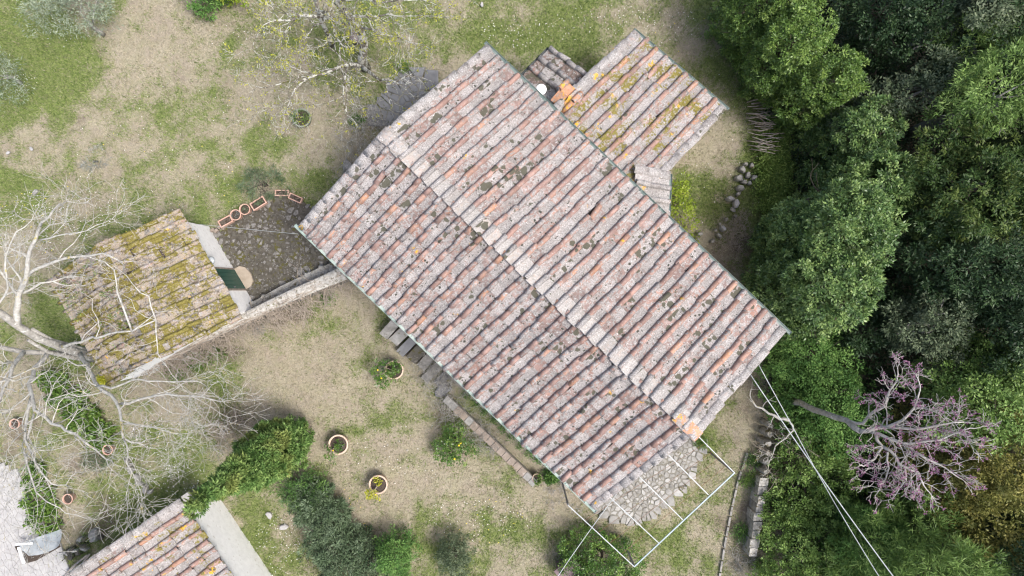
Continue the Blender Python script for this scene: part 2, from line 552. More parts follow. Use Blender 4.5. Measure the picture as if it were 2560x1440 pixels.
M['lf_olive'] = leaf_mat('olive_leaf', G((0.091, 0.124, 0.078), (0.208, 0.260, 0.176), (0.416, 0.468, 0.351)), .15, .5, .35)
M['lf_cypress'] = leaf_mat('cypress_leaf', G((0.050, 0.112, 0.028), (0.136, 0.241, 0.066), (0.293, 0.420, 0.137)), .12, .6, .2, patch=.5, patch_col=(.30, .30, .09))
M['lf_conifer'] = leaf_mat('conifer_leaf', G((0.032, 0.082, 0.021), (0.089, 0.189, 0.043), (0.212, 0.347, 0.095)), .12, .6, .2)
M['lf_rosemary'] = leaf_mat('rosemary_leaf', G((0.04, 0.068, 0.032), (0.105, 0.155, 0.08), (0.22, 0.285, 0.18)), .1, .6, .25)
M['lf_citrus'] = leaf_mat('citrus_leaf', G((0.028, 0.070, 0.014), (0.077, 0.168, 0.028), (0.224, 0.336, 0.070)), .2, .35, .5)
M['lf_citrus_yellow'] = leaf_mat('yellow_citrus_leaf', G((.25, .28, .02), (.42, .43, .04), (.58, .56, .10)), .3, .4, .4)
M['lf_bed'] = leaf_mat('broad_bed_leaf', G((0.037, 0.088, 0.015), (0.106, 0.200, 0.031), (0.275, 0.375, 0.100)), .25, .45, .4)
M['lf_grey'] = leaf_mat('lavender_grey_leaf', G((.10, .115, .11), (.20, .225, .22), (.33, .36, .36)), .1, .6, .2)
M['twig_grey'] = leaf_mat('grey_twig', G((.10, .095, .085), (.21, .20, .185), (.36, .345, .33)), 0, .8, .1)
M['twig_brown'] = leaf_mat('brown_twig', G((.09, .07, .055), (.18, .15, .125), (.30, .26, .22)), 0, .8, .1)
M['pink'] = leaf_mat('redbud_blossom', G((.22, .09, .17), (.32, .16, .26), (.44, .27, .37)), .3, .6, .2)
M['grass'] = leaf_mat('lawn_blade', [(0, (.18, .155, .10)), (.30, (.34, .305, .21)), (.49, (.48, .44, .325)), (.51, (.060, .100, .024)), (.75, (.14, .205, .05)), (1, (.27, .335, .11))], .2, .7, .15)
M['petal'] = leaf_mat('daisy_petal', G((.75, .75, .72), (.82, .82, .8), (.82, .82, .8)), .2, .6, .2)
M['petal_yellow'] = leaf_mat('yellow_petal', G((.7, .58, .03), (.75, .65, .06), (.8, .7, .1)), .2, .6, .2)
M['fruit'] = simple_mat('lemon_skin', (.75, .55, .03), (.80, .64, .06), 9, rough=.4, bump=.1)


# ------------------------------------------------------------------ plan of the place (metres, x right, y up in the photo)
AX, NX = Vector((0.724, -0.690, 0)), Vector((0.690, 0.724, 0))
RN = 0.64                                    # ridge offset


def HP(a, n, z=0.0):
    v = AX * (a + 0.045 * (n - RN)) + NX * n
    return Vector((v.x, v.y, z))


OD, OE = Vector((0.51, -0.86, 0)), Vector((0.86, 0.51, 0))
OC = Vector((-12.25, -0.45, 0))


def OP(d, e, z=0.0):
    v = OC + OD * d + OE * e
    return Vector((v.x, v.y, z))


LD, LE = Vector((0.56, -0.83, 0)), Vector((0.83, 0.56, 0))
LC = Vector((-11.14, -7.18, 0))


def LP(d, e, z=0.0):
    v = LC + LD * d + LE * e
    return Vector((v.x, v.y, z))


courtyard_poly = [P(*q) for q in ((545, 590), (560, 570), (640, 520), (700, 495), (760, 505), (800, 545), (880, 640), (845, 665), (800, 655), (720, 700), (640, 765), (625, 752))]
patio_poly = [P(*q) for q in ((1470, 1215), (1500, 1270), (1535, 1300), (1590, 1302), (1640, 1275), (1690, 1235), (1725, 1180), (1762, 1115), (1725, 1090), (1640, 1060))]
paving_poly = [P(*q) for q in ((-60, 1160), (40, 1180), (62, 1250), (92, 1330), (140, 1352), (163, 1420), (170, 1520), (-60, 1520))]
slate_poly = [P(*q) for q in ((945, 290), (985, 235), (1040, 190), (1085, 205), (1010, 300), (960, 315))]
main_poly = [HP(-5.3, 4.3), HP(6.3, 4.3), HP(6.3, -2.8), HP(-5.3, -2.8)]
annex_poly = [HP(-2.9, 8.5), HP(.6, 8.6), HP(.6, 4.3), HP(-2.9, 4.3)]
lean_poly = [HP(-4.6, 6.4), HP(-2.9, 6.4), HP(-2.9, 4.3), HP(-4.6, 4.3)]
out_poly = [OP(-1.8, 2.3), OP(1.9, 2.3), OP(1.9, -2.1), OP(-1.8, -2.1)]
low_poly = [LP(.15, -.1), LP(5, -.1), LP(5, -4.5), LP(.15, -4.5)]
walk_poly = [P(*q) for q in ((1100, 930), (1160, 940), (1420, 1200), (1395, 1210), (1130, 985))]
NO_GRASS = [courtyard_poly, patio_poly, paving_poly, main_poly, annex_poly, lean_poly, out_poly, low_poly, walk_poly]


def blob(x, y, px, py, rx, ry):
    c = P(px, py)
    k = CAM_H / FPX
    d = ((x - c.x) / (rx * k)) ** 2 + ((y - c.y) / (ry * k)) ** 2
    return np.exp(-d * 1.2)


GREEN_BLOBS = [(100, 140, 190, 130, 1.0), (20, 330, 120, 120, .55), (330, 450, 190, 60, .25), (260, 560, 200, 60, .3), (420, 540, 120, 60, .3), (200, 720, 120, 120, .5), (150, 820, 100, 120, .5),
               (560, 120, 60, 50, .35), (800, 200, 140, 90, .25), (1300, 90, 160, 70, .32), (1700, 470, 60, 70, .5), (1925, 430, 60, 120, 1.3), (1880, 330, 30, 60, .6), (430, 1150, 140, 90, .45), (400, 1250, 100, 60, .5),
               (620, 1330, 90, 90, .4), (700, 1400, 120, 60, .4), (480, 920, 140, 50, .35), (1240, 1300, 110, 60, .2), (1940, 950, 40, 50, .4), (950, 1040, 130, 70, .15), (300, 1300, 120, 80, .35), (1790, 560, 60, 60, .4), (1450, 40, 150, 60, .3), (40, 480, 140, 60, .3)]
DRY_BLOBS = [(330, 130, 130, 120, .5), (620, 250, 160, 80, .35), (700, 900, 130, 90, .45), (1300, 1250, 200, 70, .3), (1780, 900, 90, 90, .3), (1760, 330, 80, 140, .35), (1750, 1330, 80, 120, .4), (880, 400, 110, 90, .35), (1860, 1050, 80, 90, .3)]
SOIL_SHADE_BLOBS = [(900, 340, 90, 110, .55), (1000, 260, 60, 60, .6), (620, 1050, 90, 50, .7), (240, 1310, 130, 80, .75), (330, 1200, 70, 50, .5), (960, 830, 60, 60, .4), (1920, 170, 40, 120, .5), (1820, 620, 60, 80, .4),  # also holds the cypress and hedge cast shadows, painted as dark ground
              (1120, 1010, 70, 70, .5), (1870, 1250, 60, 180, .55), (60, 1080, 120, 90, .6), (200, 930, 60, 60, .5), (720, 785, 130, 34, .9), (520, 880, 130, 30, .5), (870, 1370, 160, 90, .5), (1200, 1080, 70, 60, .4), (2400, 500, 420, 900, 1.0), (2400, 1100, 330, 500, 1.0), (1000, 150, 100, 90, .3)]


def green_at(x, y):
    g = (fbm(x * .55 + 3, y * .55 + 9, 5) - .5) * 1.7 + .43 + (fbm(x * 2.1 + 31, y * 2.1, 3) - .5) * 1.2
    for (px, py, rx, ry, s) in GREEN_BLOBS:
        g = g + s * blob(x, y, px, py, rx, ry)
    for (px, py, rx, ry, s) in DRY_BLOBS:
        g = g - s * blob(x, y, px, py, rx, ry)
    return np.clip(g, 0, 1)


def soil_shade_at(x, y):
    s = (fbm(x * .8 + 50, y * .8 + 20, 4) - .56) * 1.6
    for (px, py, rx, ry, k) in SOIL_SHADE_BLOBS:
        s = s + k * blob(x, y, px, py, rx, ry) * (.55 + .9 * fbm(x * 1.3, y * 1.3, 3))
    return np.clip(s, 0, 1)


# ---- ground: one sheet, fine in view, reaching far out
def make_ground():
    xs = np.concatenate([np.linspace(-200, -24, 12, endpoint=False), np.arange(-24, 24.01, .14), np.linspace(25, 200, 12)])
    ys = np.concatenate([np.linspace(-200, -16, 12, endpoint=False), np.arange(-16, 16.01, .14), np.linspace(17, 200, 12)])
    X, Y = np.meshgrid(xs, ys)
    Z = (fbm(X * .35, Y * .35, 3) - .5) * .10 + (fbm(X * 2.2, Y * 2.2, 3) - .5) * .035 - .045
    nx, ny = len(xs), len(ys)
    co = np.stack([X, Y, Z], -1).reshape(-1, 3).astype(np.float32)
    i = np.arange(nx * ny).reshape(ny, nx)
    q = np.stack([i[:-1, :-1], i[:-1, 1:], i[1:, 1:], i[1:, :-1]], -1).reshape(-1, 4)
    me = bpy.data.meshes.new("ground")
    me.vertices.add(len(co)); me.vertices.foreach_set("co", co.ravel())
    me.loops.add(q.size); me.loops.foreach_set("vertex_index", q.ravel().astype(np.int32))
    me.polygons.add(len(q)); me.polygons.foreach_set("loop_start", np.arange(0, q.size, 4, dtype=np.int32))
    for nm, fn in (("green", green_at), ("soil", soil_shade_at)):
        a = me.attributes.new(nm, 'FLOAT', 'POINT')
        a.data.foreach_set("value", fn(co[:, 0].astype(float), co[:, 1].astype(float)).astype(np.float32))
    me.update(calc_edges=True)
    me.polygons.foreach_set("use_smooth", [True] * len(q))
    t = NT('dry_lawn')
    p = t.pos()
    g = t.n("Attribute", {"attribute_name": "green"}).outputs[2]
    s = t.n("Attribute", {"attribute_name": "soil"}).outputs[2]  # bare soil, plus the painted shadows of cypress and hedge
    stretch = t.n("Mapping", None, Vector=p, Scale=(1.0, 1.0, 1.0), Rotation=(0, 0, .6)).outputs[0]
    straw = t.ramp(t.noise(stretch, 17, 7, .78, .8), [(.25, (.135, .118, .082)), (.44, (.245, .217, .16)), (.56, (.33, .298, .227)), (.75, (.43, .395, .31))])
    straw = t.mix(t.step(t.noise(p, 1.1, 4), .42, .62), straw, t.mix(.45, straw, (.255, .215, .175)))
    straw = t.mix(t.math('MULTIPLY', t.step(t.noise(p, 2.6, 5, .6), .38, .66), .34), straw, (.225, .23, .125))
    grn = t.ramp(t.noise(p, 16, 7, .78, .8), [(.3, (.035, .055, .014)), (.47, (.105, .145, .036)), (.58, (.17, .215, .06)), (.72, (.30, .32, .12))])
    gn = t.math('ADD', g, t.math('MULTIPLY', t.math('SUBTRACT', t.noise(p, 11, 6, .7), .5), 2.0))
    col = t.mix(t.math('MULTIPLY', t.step(gn, .22, .95), .85), straw, grn)
    sc = t.ramp(t.noise(p, 34, 5, .7), [(.3, (.055, .042, .032)), (.55, (.14, .115, .09)), (.75, (.27, .235, .19))])
    sn = t.math('ADD', s, t.math('MULTIPLY', t.math('SUBTRACT', t.noise(p, 7, 4, .65), .5), .7))
    col = t.mix(t.math('MULTIPLY', t.step(sn, .25, .75), .85), col, sc)
    me.materials.append(t.finish(col, .95, t.bump(t.noise(p, 38, 5, .7), .8, .03), 0, .1))
    o = link("ground", me)
    tag(o, kind="structure")


make_ground()


def ground_z(x, y):
    x, y = np.asarray(x, float), np.asarray(y, float)
    return (fbm(x * .35, y * .35, 3) - .5) * .10 + (fbm(x * 2.2, y * 2.2, 3) - .5) * .035 - .045


# ------------------------------------------------------------------ roof tiles
def cover_verts(seed, L=.47, r0=.088, r1=.074, th=.016):
    rg = np.random.default_rng(seed)
    na = 6
    out = []
    for (y, r) in ((0, r0), (L * .5, (r0 + r1) / 2), (L, r1)):
        for k in range(na + 1):
            a = math.pi * k / na
            j = 1 + rg.normal(0, .035)
            out.append((-math.cos(a) * r * j, y + (rg.normal(0, .008) if y == 0 else 0), math.sin(a) * r * 1.45 * j))
    for k in range(na + 1):
        a = math.pi * k / na
        out.append((-math.cos(a) * (r0 - th), 0.004, math.sin(a) * (r0 - th) * 1.45))
    fs = []
    n = na + 1
    for i in range(2):
        for k in range(na):
            fs.append((i * n + k, (i + 1) * n + k, (i + 1) * n + k + 1, i * n + k + 1))
    for k in range(na):
        fs.append((3 * n + k, k, k + 1, 3 * n + k + 1))
    return np.array(out), fs


def pan_verts(seed, L=.47, w=.335, th=.034):
    rg = np.random.default_rng(seed + 100)
    xs = (-w / 2, -w / 2 + .022, 0, w / 2 - .022, w / 2)
    zs = (.040, .004, 0, .004, .040)
    out = []
    for y in (0, L):
        for x, z in zip(xs, zs):
            out.append((x * (1 if y else .97), y + (rg.normal(0, .007) if not y else 0), z + rg.normal(0, .003)))
    for x, z in zip(xs, zs):
        out.append((x * .97, .006, z - th))
    fs = []
    for k in range(4):
        fs.append((k, k + 1, 5 + k + 1, 5 + k))
        fs.append((10 + k, 10 + k + 1, k + 1, k))
    return np.array(out), fs


COVERS = [cover_verts(s) for s in range(6)]
PANS = [pan_verts(s) for s in range(6)]
WIDE = [cover_verts(s + 40, .50, .165, .15, .02) for s in range(4)]
for _w in WIDE:
    _w[0][:, 2] *= .26
_mesh_cache = {}


def tile_mesh(kind, v, mat):
    key = (kind, v, mat)
    if key not in _mesh_cache:
        co, fs = {'cover_tile': COVERS, 'pan_tile': PANS, 'verge_tile': WIDE, 'ridge_tile': WIDE}[kind][v]
        me = bpy.data.meshes.new(kind)
        me.from_pydata([tuple(c) for c in co], [], fs)
        me.materials.append(M[mat])
        if kind != 'pan_tile':
            me.polygons.foreach_set("use_smooth", [True] * 12 + [False] * (len(fs) - 12))
        me.update()
        _mesh_cache[key] = me
    return _mesh_cache[key]


def slope_tiles(e0, U, V, ncols, nrows, cm, pm, topc=None, topp=None, verge=(True, True), rng=None, overhang=0.05, skip=None, vm='verge', jit=1.0):
    """tiles of one roof slope: e0 left end of the eave, U along the eave, V up the slope (full vectors)"""
    rng = rng or random.Random(1)
    e0, U, V = Vector(e0), Vector(U), Vector(V)
    pu, pv = U.length / ncols, (V.length + overhang) / nrows
    Un, Vn = U.normalized(), V.normalized()
    W = Un.cross(Vn).normalized()
    R0 = Matrix((Vn.cross(W), Vn, W)).transposed()
    out = []

    ph = rng.uniform(0, 50)

    def put(kind, var, mat, u, j, lift, tilt, width=1.0):
        y = -overhang + j * pv
        u += (float(vnoise(np.array(u * .5 + ph), np.array(y * .8))) - .5) * .07 * jit
        lift += (float(vnoise(np.array(u * .7 + ph), np.array(y * .7 + 9)))) * .035 * min(jit, 1.2)
        slip = rng.random() < .06
        if slip:
            y -= rng.uniform(.02, .07)
        p = e0 + Un * (u + rng.gauss(0, .009 * jit)) + Vn * (y + rng.gauss(0, .012 * jit)) + W * (lift + rng.gauss(0, .004 * jit))
        r = R0 @ Matrix.Rotation(rng.gauss(0, (.07 if slip else .028) * jit), 3, 'Z') @ Matrix.Rotation(tilt + rng.gauss(0, .008), 3, 'X') @ Matrix.Rotation(rng.gauss(0, .02 * jit), 3, 'Y')
        sc = Matrix.Diagonal((width * (pu / .405) * rng.uniform(.95, 1.05), pv / .41 * 1.0, rng.uniform(.92, 1.06)))
        m = (r @ sc).to_4x4()
        m.translation = p
        if skip is None or not skip(p):
            out.append((kind, var, mat, m))

    for i in range(ncols + 1):
        wob = rng.gauss(0, .008)
        for j in range(nrows):
            top = j == nrows - 1
            if (i == 0 and verge[0]) or (i == ncols and verge[1]):
                s = 1 if i == 0 else -1
                put('verge_tile', rng.randrange(4), vm, i * pu + s * .03, j, .030, -.035, .82)
            else:
                put('cover_tile', rng.randrange(6), (topc if top and topc else cm), i * pu + wob, j, .046, -.058)
            if i < ncols:
                put('pan_tile', rng.randrange(6), (topp if top and topp else pm), (i + .5) * pu, j, .036, -.066)
    return out


def place_tiles(parent, tiles, limit=300):
    """the nearest `limit` of each kind as objects of their own, the rest joined"""
    base = world_loc(parent)
    camp = Vector((0, 0, CAM_H))
    by = {}
    for t in tiles:
        by.setdefault(t[0], []).append(t)
    for kind, ts in by.items():
        ts.sort(key=lambda t: (t[3].translation - camp).length)
        for (k, v, m, mat4) in ts[:limit]:
            o = link(k, tile_mesh(k, v, m), parent)
            mm = mat4.copy()
            mm.translation = mat4.translation - base
            o.matrix_basis = mm
        rest = ts[limit:]
        if rest:
            bymat = {}
            mats = []
            vs, fs, rn, mi = [], [], [], []
            for (k, v, m, mat4) in rest:
                co, f = {'cover_tile': COVERS, 'pan_tile': PANS, 'verge_tile': WIDE}[k][v]
                A = np.array(mat4)
                w = co @ A[:3, :3].T + A[:3, 3] - np.array(base)
                n = len(vs)
                vs.extend(map(tuple, w))
                fs.extend([tuple(i + n for i in q) for q in f])
                if m not in mats: mats.append(m)
                rn.extend([random.random()] * len(f))
                mi.extend([mats.index(m)] * len(f))
            me = bpy.data.meshes.new(kind + "s")
            me.from_pydata(vs, [], fs)
            for m in mats: me.materials.append(M[m])
            me.polygons.foreach_set("material_index", mi)
            if kind != 'pan_tile':
                me.polygons.foreach_set("use_smooth", [True] * len(fs))
            a = me.attributes.new("rnd", 'FLOAT', 'FACE')
            a.data.foreach_set("value", rn)
            me.update()
            tag(link(kind + "s", me, parent), kind="stuff")


def gutter(parent, a, b, mat, r=.062, drop=.02):
    a, b = Vector(a), Vector(b)
    d = (b - a).normalized()
    s = Vector((d.y, -d.x, 0))
    mb = MB()
    vs, fs = [], []
    n = 7
    for end, p in ((0, a), (1, b)):
        for rr in (r, r - .008):
            for k in range(n):
                t = math.pi * k / (n - 1)
                vs.append(p + s * (math.cos(t) * rr) + Vector((0, 0, -math.sin(t) * rr - drop)))
    for k in range(n - 1):
        fs.append((k, k + 1, 2 * n + k + 1, 2 * n + k))
        fs.append((n + k + 1, n + k, 3 * n + k, 3 * n + k + 1))
    fs.append((0, 2 * n, 3 * n, n)); fs.append((n - 1, 2 * n - 1, 4 * n - 1, 3 * n - 1))
    fs.append(tuple(range(n))); fs.append(tuple(range(2 * n, 3 * n)))
    mb.add(vs, fs)
    L = (b - a).length
    for k in range(int(L / .8) + 1):          # straps across the channel
        p = a + d * min(L - .03, .06 + k * .8)
        mb.beam(p - s * r + Vector((0, 0, -drop + .004)), p + s * r + Vector((0, 0, -drop + .004)), .025, .006)
    return mb.build("gutter", mat, parent)


def slab(parent, name, e0, U, V, th, mat, inset=.02):
    e0, U, V = Vector(e0), Vector(U), Vector(V)
    W = U.cross(V).normalized()
    a = e0 + U.normalized() * inset + V.normalized() * inset
    b = e0 + U - U.normalized() * inset + V.normalized() * inset
    c, d = b + V * .99, a + V * .99
    mb = MB()
    mb.hexa([p - W * (th + .03) for p in (a, b, c, d)], [p - W * .03 for p in (a, b, c, d)])
    return mb.build(name, mat, parent)


# ---- main farmhouse
ZE, ZR = 4.50, 5.62
house = empty("farmhouse", HP(.5, .64), "long farmhouse with a wide two-sided roof of weathered terracotta tiles", "house")
mb = MB()
q = [HP(-5.3, 4.15), HP(-5.3, -2.65), HP(6.3, -2.65), HP(6.3, 4.15)]
mb.hexa([Vector((p.x, p.y, -.1)) for p in q], [Vector((p.x, p.y, ZE - .12)) for p in q])
for a in (-5.3, 6.3):                        # gable triangles
    s = .001 if a < 0 else -.001
    g0, g1, g2 = HP(a + s, 4.15, ZE - .125), HP(a + s, -2.65, ZE - .125), HP(a + s, RN, ZR - .12)
    o = HP(a + s + (.3 if a < 0 else -.3), 0) - HP(a + s, 0)
    mb.add([g0, g1, g2, g0 + o, g1 + o, g2 + o], [(0, 1, 2), (5, 4, 3), (0, 3, 4, 1), (1, 4, 5, 2), (2, 5, 3, 0)])
mb.build("wall", M['plaster'], house)
NE0, NEU = HP(6.58, 4.68, ZE), HP(-5.66, 4.68, ZE) - HP(6.58, 4.68, ZE)
NEV = HP(6.60, RN - .14, ZR + .075) - NE0
SW0, SWU = HP(-5.66, -3.04, ZE), HP(6.50, -3.04, ZE) - HP(-5.66, -3.04, ZE)
SWV = HP(-5.66, RN - .02, ZR - .03) - SW0
roof = slab(house, "roof", NE0, NEU, NEV, .07, M['deck'])
slab(roof, "roof_deck", SW0, SWU, SWV, .07, M['deck'])
tiles = slope_tiles(NE0, NEU, NEV, 30, 10, 'cover', 'pan', 'ridgecover', 'cream', rng=random.Random(2))
tiles += slope_tiles(SW0, SWU, SWV, 30, 10, 'cover', 'pan', rng=random.Random(4))
place_tiles(roof, tiles)
gutter(house, HP(-5.86, 4.78, ZE + .035), HP(6.82, 4.78, ZE + .035), M['gutter'], .055)
gutter(house, HP(-5.85, -3.125, ZE + .035), HP(6.62, -3.125, ZE + .035), M['gutter_pale'], .055)
for (a, n, rz, mk) in ((-5.62, RN + .02, 1, 'cream'), (6.62, RN - .05, -1, 'newtile')):
    for k in range(2):                       # the wide tiles that close the ridge at both gables
        o = link("ridge_tile", tile_mesh('ridge_tile', k, mk), roof)
        d = (AX * rz)
        W = Vector((0, 0, 1))
        mat3 = Matrix((d.cross(W), d, W)).transposed() @ Matrix.Diagonal((1.2, .95, .8))
        m4 = mat3.to_4x4()
        m4.translation = HP(a + rz * (.42 * k - .1), n, ZR + .10 + .02 * k) - world_loc(roof)
        o.matrix_basis = m4

# ---- annex on the north-east side
annex = empty("annex", HP(-1.1, 6.5), "single-slope annex with mossy, orange-lichened tiles beside the farmhouse", "annex")
mb = MB()
q = [HP(-2.75, 8.45), HP(-2.75, 4.2), HP(.5, 4.2), HP(.5, 8.45)]
zt = [2.75, 3.55, 3.55, 2.75]
mb.hexa([Vector((p.x, p.y, -.1)) for p in q], [Vector((p.x, p.y, z)) for p, z in zip(q, zt)])
mb.build("wall", M['plaster'], annex)
AN0 = HP(.58, 8.92, 2.86); ANU = HP(-3.20, 8.70, 2.86) - AN0; ANV = HP(.72, 4.45, 3.74) - AN0
aroof = slab(annex, "roof", AN0, ANU, ANV, .06, M['deck'])
place_tiles(aroof, slope_tiles(AN0, ANU, ANV, 9, 10, 'acover', 'apan', rng=random.Random(7)))
gutter(annex, HP(-3.30, 8.80, 2.90), HP(.72, 9.04, 2.90), M['gutter'], .05)
PO0 = HP(1.78, 4.98, 3.46); POU = HP(.86, 5.98, 3.46) - PO0; POV = HP(.95, 4.35, 3.80) - PO0
proof = slab(annex, "porch_roof", PO0, POU, POV, .06, M['deck'])
place_tiles(proof, slope_tiles(PO0, POU, POV, 3, 3, 'verge', 'verge', rng=random.Random(9)))
gutter(annex, PO0 + Vector((.09, .03, .03)), PO0 + POU + Vector((.09, .03, .03)), M['gutter'], .045)
mb = MB()
for a, n in ((1.55, 4.95), (.85, 5.7)):
    p = HP(a, n)
    mb.box((p.x, p.y, 1.7), (.14, .14, 3.4), .76)
mb.build("porch_post", M['plaster'], annex)
# chimney with new-tile cap
cc = HP(-3.02, 5.52)
mb = MB()
mb.box((cc.x, cc.y, 1.75), (.72, .62, 3.5), math.atan2(AX.y, AX.x))
ch = mb.build("chimney", M['brick'], annex)
ang = math.atan2(AX.y, AX.x)
for (da, dn, ra, sx) in ((-.26, .20, 0, 1.1), (.14, .20, 0, 1.15), (-.22, -.20, 0, 1.0), (.16, -.22, 0, 1.0)):
    p = HP(-3.02 + da, 5.52 + dn)
    for kind, dz, ww in (('pan_tile', .0, 1.05), ('cover_tile', .02, 1.0)):
        if kind == 'cover_tile' and da < 0 and dn < 0: continue
        o = link(kind, tile_mesh(kind, 1 if da > 0 else 3, 'newtile'), ch)
        up = -NX if dn > 0 else NX
        Vv = (up * .93 + Vector((0, 0, .36))).normalized()
        Uu = Vv.cross(Vector((0, 0, 1))).normalized()
        Ww = Uu.cross(Vv)
        m4 = (Matrix((Uu, Vv, Ww)).transposed() @ Matrix.Diagonal((ww * sx, .95, 1))).to_4x4()
        off = Uu * (.17 if kind == 'cover_tile' and da < 0 else 0)
        m4.translation = Vector((p.x, p.y, 3.50 + dz)) - up * .20 + off - world_loc(ch)
        o.matrix_basis = m4

# ---- low lean-to between annex and house
lean = empty("lean_to", HP(-3.9, 5.5), "small dark lean-to roof tucked between farmhouse eave and annex", "lean-to")
mb = MB()
q = [HP(-4.55, 6.35), HP(-4.55, 4.2), HP(-2.80, 4.2), HP(-2.80, 6.35)]
zt = [2.40, 2.40, 2.82, 2.82]
mb.hexa([Vector((p.x, p.y, -.1)) for p in q], [Vector((p.x, p.y, z)) for p, z in zip(q, zt)])
mb.build("wall", M['plaster'], lean)
LN0 = HP(-4.76, 6.56, 2.50); LNU = HP(-4.70, 4.30, 2.50) - LN0; LNV = HP(-2.86, 6.62, 2.98) - LN0
lroof = slab(lean, "roof", LN0, LNU, LNV, .06, M['deck'])
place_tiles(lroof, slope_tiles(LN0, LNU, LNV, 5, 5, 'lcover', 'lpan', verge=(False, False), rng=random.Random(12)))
gutter(lean, LN0 - (LNV.normalized() * .1) + Vector((0, 0, .03)), LN0 + LNU - LNV.normalized() * .1 + Vector((0, 0, .03)), M['gutter_dark'], .05)
fl = empty("flue_pipe", (.90, 6.14, 2.7), "white flue pipe with round disc cap on the dark lean-to", "flue")
mb = MB(); mb.tube([(.90, 6.14, 2.66), (.90, 6.14, 3.85)], .055, 12); mb.build("pipe", M['white'], fl, True)
mb = MB(); mb.revolve((.90, 6.14, 3.9), [(0.001, -.02), (.165, -.02), (.17, .0), (.16, .02), (.08, .05), (.001, .06)], 28); cp = mb.build("cap", M['white'], fl, True)
mb = MB()
for k in range(3):
    a = k * 2.094
    mb.beam((.90 + .05 * math.cos(a), 6.14 + .05 * math.sin(a), 3.76), (.90 + .06 * math.cos(a), 6.14 + .06 * math.sin(a), 3.89), .012, .004)
mb.build("bracket", M['steel'], fl)

# ---- mossy outhouse on the left
out = empty("outhouse", OP(0, 0), "low outhouse with a roof smothered in mustard moss and dead leaves", "outhouse")
ZO, ZOR = 2.22, 3.12
mb = MB()
q = [OP(-1.75, 2.36), OP(-1.75, -2.1), OP(1.85, -2.1), OP(1.85, 2.36)]
mb.hexa([Vector((p.x, p.y, -.1)) for p in q], [Vector((p.x, p.y, ZO - .1)) for p in q])
for d in (-1.751, 1.851):
    g0, g1, g2 = OP(d, 2.32, ZO - .102), OP(d, -2.1, ZO - .102), OP(d, 0, ZOR - .12)
    o = OD * (.25 if d < 0 else -.25)
    mb.add([g0, g1, g2, g0 + o, g1 + o, g2 + o], [(0, 1, 2), (5, 4, 3), (0, 3, 4, 1), (1, 4, 5, 2), (2, 5, 3, 0)])
mb.build("wall", M['white_plaster'], out)
OR0 = OP(2.08, 2.50, ZO); ORU = OP(-1.98, 2.54, ZO) - OR0; ORV = OP(2.02, -.03, ZOR) - OR0
OL0 = OP(-2.20, -2.36, ZO); OLU = OP(1.72, -2.36, ZO) - OL0; OLV = OP(-1.98, .0, ZOR - .02) - OL0
oroof = slab(out, "roof", OR0, ORU, ORV, .06, M['deck'])
slab(oroof, "roof_deck", OL0, OLU, OLV, .06, M['deck'])
tl = slope_tiles(OR0, ORU, ORV, 10, 7, 'mcover', 'mpan', rng=random.Random(21), jit=1.8, verge=(False, False), vm='mridge')
tl += slope_tiles(OL0, OLU, OLV, 10, 6, 'mcover', 'mpan', rng=random.Random(22), jit=1.8, verge=(False, False), vm='mridge')
place_tiles(oroof, tl)
for k in range(10):
    o = link("ridge_tile", tile_mesh('ridge_tile', k % 4, 'mridge'), oroof)
    Uu = -OE
    m4 = (Matrix((OE, -OD, Vector((0, 0, 1)))).transposed())
    if m4.determinant() < 0:
        m4 = (Matrix((-OE, -OD, Vector((0, 0, 1)))).transposed())
    m4 = (m4 @ Matrix.Rotation(random.gauss(0, .05), 3, 'Z') @ Matrix.Diagonal((1.15, 1, .8))).to_4x4()
    m4.translation = OP(2.0 - k * .40, random.gauss(0, .02), ZOR + .01 + random.gauss(0, .008)) - world_loc(oroof)
    o.matrix_basis = m4
# door in the courtyard wall
mb = MB()
p = OP(.52, 2.325)
angE = math.atan2(OE.y, OE.x)
for k in range(5):
    pp = OP(.20 + k * .16, 2.375)
    mb.box((pp.x, pp.y, .98), (.045, .150, 1.90), angE)
door = mb.build("door", M['green_door'], out)
mb = MB(); pp = OP(.86, 2.40); mb.box((pp.x, pp.y, 1.0), (.05, .03, .12), angE); mb.build("handle", M['steel_dark'], door)
mb = MB()
for d in (.09, .95):
    pp = OP(d, 2.37); mb.box((pp.x, pp.y, 1.0), (.06, .06, 2.0), angE)
pp = OP(.52, 2.37); mb.box((pp.x, pp.y, 1.97), (.06, .92, .06), angE)
mb.build("door_frame", M['brick'], out)
mb = MB()
pts = [OP(.10, 2.41), OP(.95, 2.41), OP(.95, 2.60), OP(.82, 2.78), OP(.55, 2.84), OP(.25, 2.78), OP(.10, 2.62)]
mb.prism(pts, .0, .12)
mb.build("doorstep", simple_mat("sandstone_step", (.26, .215, .165), (.36, .31, .25), 4), out)
lp = OP(-.10, 2.52)
mb = MB(); mb.revolve((lp.x, lp.y, 2.02), [(.001, -.03), (.10, -.03), (.14, .0), (.10, .05), (.001, .07)], 20); lampshade = mb.build("lamp_shade", M['steel'], out, True)
mb = MB(); mb.tube([OP(-.10, 2.33, 2.0), OP(-.10, 2.50, 2.05)], .012, 6); mb.build("lamp_arm", M['steel_dark'], out)

